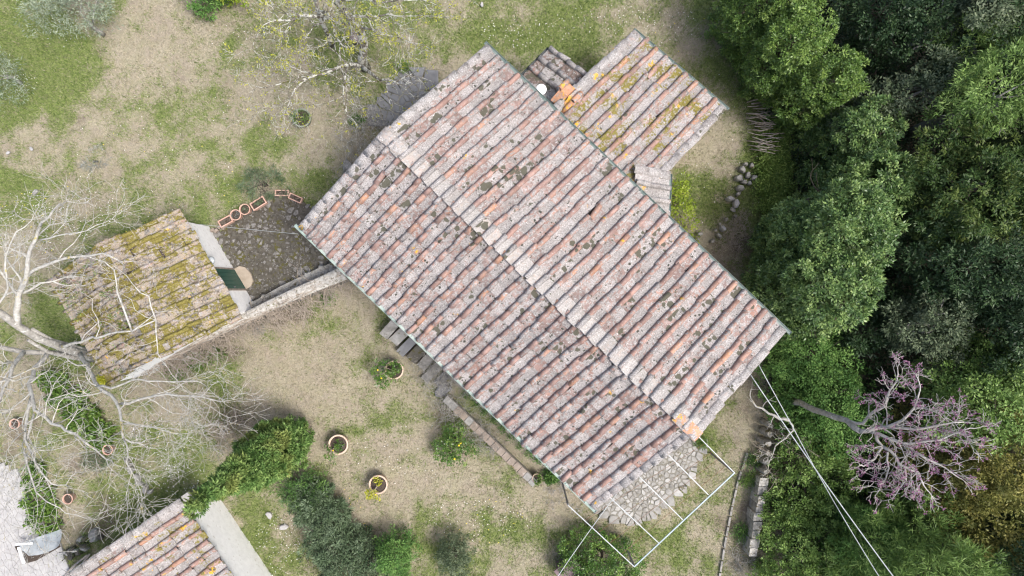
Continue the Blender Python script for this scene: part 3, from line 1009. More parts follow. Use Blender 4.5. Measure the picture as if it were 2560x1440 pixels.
# ---- low house at the bottom left
low = empty("low_house", LP(1.5, -2), "low house with orange-lichened tiles and whitewashed wall below the cypress", "house")
mb = MB()
q = [LP(.12, .05), LP(.12, -4.6), LP(5.6, -4.6), LP(5.6, .05)]
zt = [2.02, 3.05, 3.05, 2.02]
mb.hexa([Vector((p.x, p.y, -.1)) for p in q], [Vector((p.x, p.y, z)) for p, z in zip(q, zt)])
mb.build("wall", M['white_plaster'], low)
L0 = LP(5.6, .12, 2.14); LU = LP(-.02, .06, 2.14) - L0; LV = LP(5.6, -4.5, 3.16) - L0
hroof = slab(low, "roof", L0, LU, LV, .06, M['deck'])
vis = lambda p: abs((p.x) * FPX / (CAM_H - p.z)) > 1330 or (p.y * FPX / (CAM_H - p.z)) < -790
place_tiles(hroof, slope_tiles(L0, LU, LV, 14, 11, 'hcover', 'hpan', rng=random.Random(31), skip=vis))
mb = MB()
for k in range(2):                            # white cap stones at the corner
    p = LP(.02 + .28 * k, .26 + .0 * k, 2.05 - .06 * k)
    mb.box(p, (.26, .30, .12), math.atan2(LE.y, LE.x))
mb.build("corner_stone", M['stone_pale'], low)

# ------------------------------------------------------------------ paving and stones
def stone_variant(seed, flat=.35, npt=8):
    rg = np.random.default_rng(seed)
    mb = MB()
    lo, mid, top = [], [], []
    for k in range(npt):
        a = 2 * math.pi * (k + rg.uniform(-.25, .25)) / npt
        r = rg.uniform(.72, 1.08)
        e = rg.uniform(.75, 1.0)
        lo.append((math.cos(a) * r * 1.02, math.sin(a) * r * e * 1.02, -1.0))
        mid.append((math.cos(a) * r, math.sin(a) * r * e, rg.uniform(.25, .55)))
        top.append((math.cos(a) * r * .72, math.sin(a) * r * e * .72, rg.uniform(.75, 1.0)))
    n = npt
    fs = [tuple(range(2 * n, 3 * n))]
    for b in (0, n):
        for k in range(n):
            j = (k + 1) % n
            fs.append((b + k, b + j, b + n + j, b + n + k))
    me = bpy.data.meshes.new("stone")
    me.from_pydata(lo + mid + top, [], fs)
    me.update()
    return me


_stone_cache = {}


def stone_mesh(v, mat):
    if (v, mat) not in _stone_cache:
        me = stone_variant(v)
        me.materials.append(M[mat])
        _stone_cache[(v, mat)] = me
    return _stone_cache[(v, mat)]


def put_stone(parent, name, p, sx, sy, sz, rz, mat, tilt=0.0):
    o = link(name, stone_mesh(random.randrange(10), mat), parent)
    base = world_loc(parent) if parent is not None else Vector((0, 0, 0))
    m = (Matrix.Rotation(rz, 3, 'Z') @ Matrix.Rotation(random.gauss(0, tilt), 3, 'X') @ Matrix.Diagonal((sx, sy, sz))).to_4x4()
    m.translation = Vector(p) - base
    o.matrix_basis = m
    return o


def sheet(name, poly, z, mat, skirt=.2):
    mb = MB()
    mb.prism([(p.x, p.y) for p in poly], -skirt, z)
    o = mb.build(name, mat)
    tag(o, kind="structure")
    return o


def voronoi_stones(parent, poly, n, zt, mat, seed, name="stone", gap=.012, hvar=.012, shrink=(.9, 1.0), stretch=1.0, ang=0.0, mats=None, bevel=.12):
    """irregular paving: the cells of a scattered point set, each its own piece with joints between"""
    rg = random.Random(seed)
    xs = [p.x for p in poly]; ys = [p.y for p in poly]
    ca, sa = math.cos(ang), math.sin(ang)
    fw = lambda x, y: ((x * ca + y * sa) / stretch, -x * sa + y * ca)
    bk = lambda u, v: (u * stretch * ca - v * sa, u * stretch * sa + v * ca)
    pts = []
    area_pts = 0
    best = n
    tries = 0
    while len(pts) < n and tries < n * 60:      # best-candidate sampling gives cells of like size
        tries += 1
        x, y = rg.uniform(min(xs), max(xs)), rg.uniform(min(ys), max(ys))
        if inside(poly, np.array([x]), np.array([y]))[0]:
            u = fw(x, y)
            md = .5 * math.sqrt((max(xs) - min(xs)) * (max(ys) - min(ys)) / n / stretch) * rg.choice((.6, .9, 1.1))
            if all((u[0] - q[0]) ** 2 + (u[1] - q[1]) ** 2 > md * md for q in pts):
                pts.append(u)
    arr = np.array(pts)
    R = 2.2 * math.sqrt((max(xs) - min(xs)) * (max(ys) - min(ys)) / len(pts) / stretch)
    base = world_loc(parent)
    for i, c in enumerate(pts):
        cell = [(c[0] - R * .5, c[1] - R * .5), (c[0] + R * .5, c[1] - R * .5), (c[0] + R * .5, c[1] + R * .5), (c[0] - R * .5, c[1] + R * .5)]
        d2 = ((arr - arr[i]) ** 2).sum(1)
        for j in np.argsort(d2)[1:18]:
            q = pts[j]
            mx, my, nx_, ny_ = (c[0] + q[0]) / 2, (c[1] + q[1]) / 2, q[0] - c[0], q[1] - c[1]
            out = []
            for k in range(len(cell)):
                A, B = cell[k], cell[(k + 1) % len(cell)]
                fa, fb = (A[0] - mx) * nx_ + (A[1] - my) * ny_, (B[0] - mx) * nx_ + (B[1] - my) * ny_
                if fa <= 0: out.append(A)
                if (fa < 0 < fb) or (fb < 0 < fa):
                    t = fa / (fa - fb)
                    out.append((A[0] + (B[0] - A[0]) * t, A[1] + (B[1] - A[1]) * t))
            cell = out
            if len(cell) < 3: break
        if len(cell) < 3: continue
        W2 = [bk(*p) for p in cell]
        cx, cy = sum(p[0] for p in W2) / len(W2), sum(p[1] for p in W2) / len(W2)
        s = rg.uniform(*shrink)
        lo, mid, top = [], [], []
        dz = rg.uniform(-hvar, hvar)
        for (x, y) in W2:
            d = math.hypot(x - cx, y - cy)
            k = max(.3, (d - gap) / max(d, 1e-6)) * s * rg.uniform(.9, 1.03)
            mid.append((cx + (x - cx) * k, cy + (y - cy) * k, zt - .012 + dz))
            lo.append((cx + (x - cx) * k, cy + (y - cy) * k, zt - .08))
            k2 = k * (1 - bevel)
            top.append((cx + (x - cx) * k2, cy + (y - cy) * k2, zt + dz + rg.uniform(-.004, .004)))
        m = len(W2)
        fs = [tuple(range(2 * m, 3 * m))]
        for b0_ in (0, m):
            for k in range(m):
                j = (k + 1) % m
                fs.append((b0_ + k, b0_ + j, b0_ + m + j, b0_ + m + k))
        mb = MB(); mb.add(lo + mid + top, fs)
        mk = mats[rg.randrange(len(mats))] if mats else mat
        o = mb.build(name, M[mk], parent)


M['stone_mud'] = simple_mat('muddy_stone', (.06, .055, .045), (.125, .118, .10), 8, bump=.6, spots=[((.07, .065, .02), 4, .56)])
M['sett2'] = simple_mat('light_patio_stone', (.28, .275, .26), (.38, .375, .36), 6, bump=.4)
def pebbles(name, poly, n, rmin, rmax, z, mat, parent, seed):
    """small loose stones, too many to pick apart"""
    rgn = np.random.default_rng(seed)
    xs = [p.x for p in poly]; ys = [p.y for p in poly]
    x, y = rgn.uniform(min(xs), max(xs), n), rgn.uniform(min(ys), max(ys), n)
    k = inside(poly, x, y) & (fbm(x * 1.6, y * 1.6, 3) > .40)
    x, y = x[k], y[k]
    m = len(x)
    r = rmin + (rmax - rmin) * rgn.random(m) ** 2
    a0 = rgn.uniform(0, 6.28, m)
    top = np.stack([x, y, np.full(m, z) + r * .5], 1)
    vs = []
    ring = []
    for j in range(5):
        a = a0 + j * 1.2566
        rr = r * rgn.uniform(.7, 1.2, m)
        ring.append(np.stack([x + np.cos(a) * rr, y + np.sin(a) * rr, np.full(m, z - .01)], 1))
    for j in range(5):
        vs.append(np.stack([ring[j], ring[(j + 1) % 5], top], 1))
    v = np.stack(vs, 1).reshape(-1, 3)
    tag(link(name, np_mesh(name, v, 3, M[mat], np.repeat(rgn.random(m), 5), origin=world_loc(parent)), parent), kind="stuff")


earth = simple_mat('courtyard_earth', (.045, .040, .032), (.10, .092, .075), 9, bump=.8, spots=[((.075, .07, .02), 3, .55), ((.22, .21, .19), 22, .66)])
yard = sheet("courtyard", courtyard_poly, .03, earth)
voronoi_stones(yard, courtyard_poly, 290, .045, 'stone_dark', 3, gap=.022, shrink=(.4, 1.0), hvar=.012, bevel=.25, mats=['stone_dark', 'stone_dark', 'stone_mud', 'stone_mud'])
pebbles("courtyard_pebbles", courtyard_poly, 2200, .012, .04, .045, 'stone_dark', yard, 15)
joint = simple_mat('patio_joint', (.13, .125, .10), (.26, .25, .22), 14, bump=.6, spots=[((.12, .14, .03), 3, .63)])
patio = sheet("patio", patio_poly, .03, joint)
voronoi_stones(patio, patio_poly, 290, .05, 'stone_pale', 8, gap=.014, shrink=(.88, 1.0), mats=['stone_pale', 'stone_pale', 'stone', 'sett2'])
pave = sheet("paved_yard", paving_poly, .03, simple_mat('paving_joint', (.26, .255, .245), (.36, .355, .34), 12, bump=.5))
voronoi_stones(pave, paving_poly, 280, .042, 'sett', 6, "paving_stone", gap=.004, shrink=(.97, 1.0), hvar=.003, stretch=1.7, ang=-1.2, bevel=.04)
rg = random.Random(4)
slate = sheet("slate_terrace", slate_poly, .02, joint)
voronoi_stones(slate, slate_poly, 26, .04, 'slate', 5, gap=.012, shrink=(.94, 1.0))

# concrete walk under the south-west eave, with its gutter of moss and a low brick wall
a0, a1 = P(1120, 925), P(1425, 1215)
wd = (a1 - a0).normalized(); wn = Vector((-wd.y, wd.x, 0))
mb = MB()
L = (a1 - a0).length
nseg = 5
walk = None
for k in range(nseg):
    s0, s1 = a0 + wd * (L * k / nseg + .012), a0 + wd * (L * (k + 1) / nseg - .012)
    q = [s0 - wn * .16, s1 - wn * .16, s1 + wn * .85, s0 + wn * .85]
    mbk = MB(); mbk.prism([(p.x, p.y) for p in q], -.15, .045 + .003 * (k % 2))
    if walk is None:
        walk = mbk.build("concrete_walk", M['concrete']); tag(walk, kind="structure")
    else:
        mbk.build("walk_slab", M['concrete'], walk)
lw = empty("brick_wall", P(1240, 1090), "low brick-topped wall edging the sunken walk below the eave", "wall")
b0, b1 = P(1115, 992), P(1338, 1204)
bd = (b1 - b0).normalized(); bn = Vector((-bd.y, bd.x, 0))
Lb = (b1 - b0).length
mb = MB()
q = [b0 - bn * .14, b1 - bn * .14, b1 + bn * .14, b0 + bn * .14]
mb.prism([(p.x, p.y) for p in q], -.1, .30)
mb.build("wall_core", M['concrete'], lw)
nb = int(Lb / .26)
for k in range(nb):
    p = b0 + bd * (Lb * (k + .5) / nb)
    mb = MB()
    mb.box((p.x, p.y, .335 + rg.uniform(-.006, .01)), (Lb / nb - .018, .27 + rg.uniform(-.02, .02), .075), math.atan2(bd.y, bd.x) + rg.gauss(0, .025))
    mb.build("coping_brick", M['stone_pale'] if k in (0, 1, nb - 1, nb - 2, 4) else M['brick'], lw)

# stone steps by the wall
st = empty("stone_steps", P(1030, 880), "mossy stone steps climbing beside the farmhouse wall", "steps")
sang = math.atan2(AX.y, AX.x)
for k in range(7):
    p = P(968 + 21 * k, 834 + 21 * k) + NX * (.10 * math.sin(k * 2.1))
    h = .62 - .085 * k
    mb = MB()
    w2, d2 = .175 + rg.uniform(-.02, .02), .40 + rg.uniform(-.08, .08)
    ca, sa = math.cos(sang + rg.gauss(0, .06)), math.sin(sang + rg.gauss(0, .06))
    ring = []
    for (u, v) in ((-w2, -d2), (0, -d2 * rg.uniform(.94, 1.06)), (w2, -d2 * rg.uniform(.9, 1)), (w2 * rg.uniform(.9, 1.05), 0), (w2, d2), (-w2 * rg.uniform(.85, 1), d2), (-w2 * rg.uniform(.9, 1.08), 0)):
        ring.append((p.x + .20 + u * ca - v * sa, p.y + .22 + u * sa + v * ca))
    mb.prism(ring, -.1, h - .05)
    mb.build("step", M[('stone', 'stone_pale', 'slate', 'stone_mud')[k % 4]], st)
sl = tag(put_stone(None, "stone_slab", P(1105, 975) + Vector((0, 0, .05)), .42, .30, .10, .7, 'slate'), "blue-grey stone slab at the foot of the steps", "slab")

# ---- long boundary wall from courtyard to the outhouse
bw = empty("boundary_wall", P(620, 790), "pale lime-capped stone wall running from farmhouse corner past the outhouse", "wall")
pts = [(342, 925, 1.2), (420, 886, 1.25), (520, 838, 1.3), (620, 790, 1.3), (720, 742, 1.3), (800, 708, 1.3), (860, 682, 1.3)]
W = [P(x, y, z) for x, y, z in pts]
half = [.06, .13, .15, .16, .17, .19, .22]
mb = MB()
for i in range(len(W) - 1):
    d = (W[i + 1] - W[i]); d.z = 0; d.normalize(); s = Vector((-d.y, d.x, 0))
    q = [W[i] - s * half[i], W[i + 1] - s * half[i + 1], W[i + 1] + s * half[i + 1], W[i] + s * half[i]]
    mb.hexa([Vector((p.x, p.y, -.1)) for p in q], [Vector((p.x, p.y, p.z - .04)) for p in q])
mb.build("wall_core", M['stone'], bw)
for i in range(len(W) - 1):                  # rounded lime capping in uneven lengths
    nsub = 4
    for k in range(nsub):
        ta, tb = k / nsub + .004, (k + 1) / nsub - .004
        A, B = W[i].lerp(W[i + 1], ta), W[i].lerp(W[i + 1], tb)
        ha, hb = half[i] + (half[i + 1] - half[i]) * ta, half[i] + (half[i + 1] - half[i]) * tb
        d = (B - A).normalized(); s = Vector((-d.y, d.x, 0))
        vs, fs = [], []
        for (p, hh) in ((A, ha), (B, hb)):
            for m in range(7):
                t = math.pi * m / 6
                vs.append(p + s * (math.cos(t) * (hh + .03)) + Vector((0, 0, math.sin(t) * .10 * rg.uniform(.8, 1.15) - .05)))
        for m in range(6):
            fs.append((m, m + 1, 7 + m + 1, 7 + m))
        fs += [tuple(range(6, -1, -1)), tuple(range(7, 14))]
        mb = MB(); mb.add(vs, fs); mb.build("coping_stone", M['coping'], bw, False)
# lower shelf of rough stones on the courtyard side
mb = MB()
q = [P(612, 790, .5), P(870, 672, .5), P(872, 640, .5), P(800, 668, .5), P(700, 716, .5), P(622, 760, .5)]
mb.prism([(p.x, p.y) for p in q], -.1, .48)
mb.build("wall_shelf", M['stone'], bw)
for k in range(46):
    t = k / 45
    p = P(615 + 245 * t, 776 - 110 * t + 0, .45) + Vector((rg.gauss(0, .05), .06 + rg.gauss(0, .09) + .08 * t, 0))
    put_stone(bw, "wall_stone", (p.x, p.y, .45 + rg.uniform(-.03, .03)), rg.uniform(.09, .19), rg.uniform(.07, .14), .09, rg.uniform(0, 3), 'stone' if k % 3 else 'stone_pale', .08)

# ---- retaining wall and kerb at the lower right
rw = empty("retaining_wall", P(1890, 1290), "long narrow stone retaining wall beside the green hedge bush", "wall")
r0, r1 = P(1912, 1195, .7), P(1882, 1392, .7)
for k in range(9):
    A, B = r0.lerp(r1, k / 9 + .004), r0.lerp(r1, (k + 1) / 9 - .004)
    mb = MB()
    hw = .14 + rg.uniform(-.02, .03)
    q = [A + Vector((-hw, 0, 0)), B + Vector((-hw, 0, 0)), B + Vector((hw, 0, 0)), A + Vector((hw, 0, 0))]
    dz = rg.uniform(-.04, .03)
    mb.hexa([Vector((p.x, p.y, -.1)) for p in q], [Vector((p.x, p.y, .7 + dz)) for p in q])
    mb.build("coping_stone", M['stone'] if k % 2 else M['coping'], rw)
r0b, r1b = P(1925, 1050, .6), P(1913, 1190, .68)
for k in range(6):
    A, B = r0b.lerp(r1b, k / 6 + .01), r0b.lerp(r1b, (k + 1) / 6 - .01)
    put_stone(rw, "wall_stone", (A + B) / 2 - Vector((0, 0, .3)), .16, .16, .45, rg.uniform(0, 3), 'stone', .05)
kb = empty("stone_kerb", P(1820, 1310), "thin stone kerb line on the dry lawn inside the retaining wall", "kerb")
kpts = [P(1868, 1130), P(1845, 1200), P(1830, 1265), P(1815, 1340), P(1800, 1430), P(1790, 1500)]
for i in range(len(kpts) - 1):
    for k in range(3):
        A, B = kpts[i].lerp(kpts[i + 1], k / 3 + .02), kpts[i].lerp(kpts[i + 1], (k + 1) / 3 - .02)
        mb = MB(); mb.beam(A + Vector((0, 0, .0)), B + Vector((0, 0, .0)), .07, .12); mb.build("kerb_stone", M['stone'], kb)

# ---- rubble wall on the right bank
rb = empty("rubble_wall", P(1830, 500), "tumbled dry-stone wall of whitish rocks on the grassy bank", "wall")
big = [(1825, 497, .17, 'sett'), (1840, 508, .19, 'sett'), (1832, 524, .11, 'stone_pale'), (1856, 425, .17, 'stone'), (1846, 445, .18, 'stone_pale'), (1870, 437, .15, 'stone_pale'), (1850, 470, .15, 'stone_pale'), (1860, 455, .12, 'stone'),
       (1808, 572, .14, 'sett'), (1798, 590, .13, 'stone_pale'), (1750, 585, .12, 'stone'), (1782, 602, .10, 'stone'), (1815, 548, .09, 'stone'), (1880, 415, .12, 'stone'), (1885, 445, .14, 'stone_pale'), (1745, 600, .08, 'stone_pale'), (1845, 485, .10, 'stone'),
       (1838, 540, .08, 'stone'), (1800, 560, .07, 'stone_pale'), (1864, 410, .09, 'stone'), (1874, 458, .09, 'stone_pale'), (1790, 575, .07, 'stone')]
for (x, y, r, mt) in big:
    put_stone(rb, "rock", P(x, y, .12), r, r * rg.uniform(.7, 1), r * .9, rg.uniform(0, 6), mt, .2)

# loose stones on lawn and elsewhere
loose = [(873, 418, .30, 'stone', "grey lichened boulder against the farmhouse north-west wall"), (238, 1338, .30, 'stone_pale', "pale square block on mossy soil left of the low house"),
         (672, 1288, .16, 'sett', "flat pale flagstone in grass near low house wall, upper one"), (708, 1318, .19, 'sett', "flat pale flagstone in grass near low house wall, lower one"),
         (78, 372, .09, 'sett', "small white rock at left lawn edge, right of the pair"), (20, 382, .09, 'sett', "small white rock at left lawn edge, left of the pair"),
         (88, 480, .14, 'stone_pale', "flat grey stone in daisies at left edge of lawn"), (1205, 12, .10, 'sett', "whitish rock in the grass at the top edge"), (862, 440, .18, 'stone', "small grey rock beside the boulder at farmhouse wall")]
for (x, y, r, mt, lb) in loose:
    tag(put_stone(None, "rock", P(x, y, .03), r, r * .8, r * (.8 if r > .25 else .3), rg.uniform(0, 6), mt, .1), lb, "rock")
ew = empty("stone_edging", P(340, 1195), "broken line of pale edging stones between daisies and brown soil", "edging")
for k in range(11):
    t = k / 10
    put_stone(ew, "edging_stone", P(318 + 52 * t + rg.gauss(0, 4), 1158 + 70 * t + rg.gauss(0, 3), .05), rg.uniform(.09, .17), rg.uniform(.07, .12), .10, rg.uniform(0, 6), 'stone_pale' if k % 2 else 'stone', .1)
ml = empty("mossy_ledge", P(190, 1370), "crumbling moss-covered stone ledge beside the pale paved yard", "ledge")
for k in range(16):
    t = rg.random()
    put_stone(ml, "ledge_stone", P(168 + 90 * t + rg.gauss(0, 8), 1385 - 42 * t + rg.gauss(0, 10), .12), rg.uniform(.08, .2), rg.uniform(.07, .15), .12, rg.uniform(0, 6), 'stone_mud' if k % 3 else 'stone_pale', .2)
for i, (x0, y0, x1, y1) in enumerate(((165, 1435, 218, 1388), (172, 1437, 226, 1398), (188, 1440, 224, 1385))):
    mb = MB(); a, b = P(x0, y0, .25), P(x1, y1, .3)
    mb.tube([a, a.lerp(b, .5) + Vector((0, .03, .04)), b], [.05, .045, .035], 7)
    tag(mb.build("wooden_pole", M['stick'], None, True, origin=a), ["grey wooden pole lying lowest by the low house eave", "grey wooden pole lying in the middle by the low house eave", "thin grey wooden pole lying topmost beside the low house eave"][i], "pole", "poles beside the low house")

# ---- clear plastic sheet over a dark pit in the paved yard
t = NT('dusty_plastic')
t.finish(t.ramp(t.noise(t.pos(), 4, 4), [(.3, (.30, .34, .36)), (.7, (.46, .50, .52))]), .35, None, 0, .5, 0, alpha=.62)
M['tarp'] = t.m
cv = empty("pit_cover", P(90, 1365), "dark pit with white post and crumpled clear plastic sheet in the pale yard", "cover")
mb = MB()
pit = [P(36, 1367, .08), P(60, 1410, .08), P(90, 1402, .08), P(150, 1368, .08), P(140, 1338, .08), P(85, 1355, .08)]
mb.prism([(p.x, p.y) for p in pit], .0, .075)
mb.build("pit", M['soil'], cv)
vs, fs = [], []
NXg, NYg = 12, 8
for j in range(NYg + 1):
    for i in range(NXg + 1):
        u, v = i / NXg, j / NYg
        a = P(42 + 32 * (1 - v) * 0 + 108 * u, 1362 - 42 * u * .9, .5)
        b = P(70 + 82 * u, 1390 - 30 * u + 10 * math.sin(u * 3), .38)
        p = a.lerp(b, v)
        p.z = .42 - .2 * v * abs(math.sin(u * 3.1)) + .05 * math.sin(u * 9 + v * 5) + rg.gauss(0, .012)
        vs.append(p)
for j in range(NYg):
    for i in range(NXg):
        a = j * (NXg + 1) + i
        fs.append((a, a + NXg + 1, a + NXg + 2, a + 1))
mb = MB(); mb.add(vs, fs); mb.build("plastic_sheet", M['tarp'], cv, True)
mb = MB(); mb.beam(P(47, 1368, .30), P(60, 1408, .14), .10, .05); mb.build("post", M['white'], cv)
mb = MB(); mb.beam(P(40, 1361, .48), P(82, 1358, .48), .07, .03); mb.build("rail", M['white'], cv)
mb = MB(); p = P(176, 1436, 1.0); mb.box((p.x, p.y, .9), (.28, .22, 1.9), .6)
tag(mb.build("meter_box", M['white'], None, origin=(p.x, p.y, 0)), "small white box at the low house corner, bottom edge", "box")
mb = MB(); p = P(1425, 1432, .9); mb.box((p.x, p.y, .85), (.85, .75, .06), .65); mb.box((p.x, p.y, .42), (.7, .6, .8), .65)
pt = simple_mat('dull_mauve_paint', (.13, .09, .10), (.19, .14, .145), 5, rough=.6, bump=.05)
tag(mb.build("cabinet", pt, None, origin=(p.x, p.y, 0)), "dull mauve cabinet half hidden by the round bush, bottom edge", "cabinet")
mb = MB(); c = P(898, 97); mb.revolve((c.x, c.y, .0), [(.26, 0), (.27, .36), (.24, .40), (.001, .41)], 14)
tag(mb.build("tree_stump", simple_mat('sawn_wood', (.16, .13, .12), (.24, .20, .19), 4, bump=.2), None, False, origin=c), "sawn grey-brown tree stump under the budding oak", "stump")

# ------------------------------------------------------------------ pots and planters
def round_pot(name, px, py, r, h, label, mat='terracotta_pale', soil_drop=.05, n=22):
    c = P(px, py, h)
    e = empty(name, (c.x, c.y, 0), label, "pot")
    mb = MB()
    mb.revolve((c.x, c.y, 0), [(r * .68, 0), (r * .90, h * .80), (r * .92, h * .82), (r * 1.0, h * .83), (r * 1.01, h * .98), (r * .97, h), (r * .87, h), (r * .84, h * .96), (r * .80, h * .75)], n)
    mb.build("pot_body", M[mat], e, True)
    mb = MB(); mb.revolve((c.x, c.y, 0), [(r * .84, h - soil_drop - .02), (r * .5, h - soil_drop + .015), (.001, h - soil_drop)], n)
    mb.build("soil", M['soil'], e)
    return e, Vector((c.x, c.y, h - soil_drop))


def trough(name, px, py, l, w, h, rz, label):
    c = P(px, py, h)
    e = empty(name, (c.x, c.y, 0), label, "planter", "terracotta troughs along the courtyard")
    m = Matrix.Rotation(rz, 3, 'Z')
    mb = MB()
    th = .035

    def ring(hl, hw, z): return [Vector((c.x, c.y, z)) + m @ Vector(p) for p in ((-hl, -hw, 0), (hl, -hw, 0), (hl, hw, 0), (-hl, hw, 0))]
    rings = [ring(l * .44, w * .42, 0), ring(l * .47, w * .46, h * .8), ring(l * .5, w * .5, h * .8), ring(l * .5, w * .5, h), ring(l * .5 - th, w * .5 - th, h), ring(l * .5 - th, w * .5 - th, h * .7)]
    vs = [p for r in rings for p in r]
    fs = []
    for i in range(len(rings) - 1):
        for k in range(4):
            a, b = i * 4 + k, i * 4 + (k + 1) % 4
            fs.append((a, b, b + 4, a + 4))
    mb.add(vs, fs); mb.build("trough_body", M['terracotta'], e)
    mb = MB(); r = ring(l * .5 - th, w * .5 - th, h - .06); mb.add(r, [(0, 1, 2, 3)]); mb.build("soil", M['soil'], e)
    return e, c, m


POTS = {}
POTS['lemon1'] = round_pot("lemon_pot", 985, 925, .34, .55, "weathered round pot with a spreading lemon bush near the stone steps")
POTS['lemon2'] = round_pot("lemon_pot", 845, 1112, .36, .55, "weathered round pot with sparse green plant, nearest the cypress")
POTS['lemon3'] = round_pot("lemon_pot", 945, 1212, .34, .55, "weathered round pot with a yellow-leaved sprig on the lawn")
POTS['small'] = round_pot("small_pot", 1343, 1197, .185, .4, "small round pot of green leaves at the brick wall end")
POTS['herb'] = round_pot("herb_tub", 753, 294, .34, .45, "mossy grey-green tub of grass under the budding oak", 'pot_green')
POTS['c1'] = round_pot("clay_pot", 588, 537, .20, .38, "round terracotta pot beside the lowest trough, left of the two", 'terracotta')
POTS['c2'] = round_pot("clay_pot", 611, 523, .20, .38, "round terracotta pot beside the trough of shoots, right of the two", 'terracotta')
TROUGHS = [trough("trough_planter", 563, 553, .50, .27, .30, .50, "terracotta trough at the outhouse end of the courtyard row"),
           trough("trough_planter", 645, 508, .56, .30, .32, .56, "terracotta trough with pale shoots right of the two round pots"),
           trough("trough_planter", 704, 482, .50, .22, .26, .0, "level terracotta trough behind the courtyard, left of its pair"),
           trough("trough_planter", 738, 495, .50, .22, .26, -.42, "tilted terracotta trough nearest the farmhouse roof")]
for i, (x, y, lb) in enumerate(((35, 1060, "terracotta pot under bare branches at the left edge"), (268, 1125, "terracotta pot half hidden by the leafy bed's lower end"), (168, 1248, "terracotta pot beside the lower leafy bed"))):
    round_pot("clay_pot", x, y, .19, .3, lb, 'terracotta')
mb = MB()
for k in range(5):
    p = P(532 + 9 * k, 575 - 4 * k + (k % 2) * 6, .1)
    mb.box((p.x, p.y, .09), (.16, .10, .14), .4 + .3 * k)
tag(mb.build("broken_bricks", M['brick'], None, origin=P(545, 570)), "small heap of broken bricks at the white wall corner", "bricks")

# ------------------------------------------------------------------ pergola, wires, cables
ZP = 2.65
pg = empty("pergola", P(1640, 1240), "thin galvanised steel pergola frame over the stone patio", "pergola")
C = {k: P(x, y, ZP) for k, (x, y) in dict(a=(1738, 1083), b=(1836, 1182), c=(1586, 1416), d=(1420, 1262), m1=(1664, 1130), n1=(1770, 1236), m2=(1595, 1188), n2=(1706, 1298), m3=(1526, 1244), n3=(1646, 1356)).items()}


def bar(name, a, b, w, mat, par=pg):
    mb = MB(); mb.beam(a, b, w, w); return mb.build(name, mat, par)


bar("beam", C['b'], C['c'], .04, M['steel_blue'])
for a, b in (('a', 'b'), ('m1', 'n1'), ('m2', 'n2'), ('m3', 'n3'), ('d', 'c')):
    bar("rafter", C[a] + Vector((0, 0, .044)), C[b] + Vector((0, 0, .044)), .028, M['steel'])
bar("wall_rail", C['a'] + Vector((0, 0, -.05)), C['m3'] + Vector((0, 0, -.05)), .04, M['steel'])
for k in ('b', 'c', 'd'):
    p = C[k]
    bar("post", Vector((p.x, p.y, -.05)), Vector((p.x, p.y, ZP - .03)), .05, M['steel_dark'])
for t in (.25, .45, .62, .8):
    mb = MB(); A, B = C['a'].lerp(C['b'], t), C['d'].lerp(C['c'], t)
    mb.tube([A + Vector((0, 0, .03)), A.lerp(B, .5) - Vector((0, 0, .03)), B + Vector((0, 0, .03))], .005, 4)
    mb.build("wire", M['rust'], pg)


def cable(label, pts, r, mat='cable', name="overhead_cable", group=None):
    mb = MB()
    mb.tube(pts, r, 6)
    return tag(mb.build(name, M[mat], None, True, origin=pts[0]), label, "cable", group)


def sag(a, b, s, n=14):
    return [a.lerp(b, i / n) - Vector((0, 0, s * 4 * (i / n) * (1 - i / n))) for i in range(n + 1)]


cable("thicker overhead cable from the gable to the lower right edge", sag(P(1873, 932, 4.4), P(2262, 1480, 6.0), .25), .018)
cable("thinner overhead cable crossing the thicker one near the redbud", sag(P(1893, 905, 4.4), P(1977, 1058, 4.6), .02, 6)[:-1] + sag(P(1977, 1058, 4.6), P(2222, 1480, 5.8), .25), .014)
cable("white cable from the roof corner past the pergola to the bottom edge", sag(P(1562, 1208, 4.2), P(1365, 1485, 4.6), .12), .012)
cable("hair-thin wire from the outhouse to the farmhouse roof corner", sag(P(488, 560, 2.3), P(745, 585, 4.3), .05), .006)

# brush pile
bp = empty("brush_pile", P(1900, 305), "pile of cut grey sticks at the foot of the laurel trees", "brush pile")
for k in range(46):
    mb = MB()
    x, y = rg.uniform(1862, 1905), rg.uniform(252, 375)
    a = P(x, y, .15 + rg.uniform(0, .35))
    b = P(x + rg.uniform(30, 62), y + rg.uniform(-14, 22), .35 + rg.uniform(0, .5))
    mb.tube([a, a.lerp(b, .5) + Vector((rg.gauss(0, .05), rg.gauss(0, .05), .04)), b], [rg.uniform(.014, .03), .018, .010], 5)
    mb.build("stick", M['stick'], bp, True)

# ------------------------------------------------------------------ vegetation helpers
UP = np.array([0, 0, 1.0])


def unit(v):
    return v / np.maximum(np.linalg.norm(v, axis=-1, keepdims=True), 1e-9)


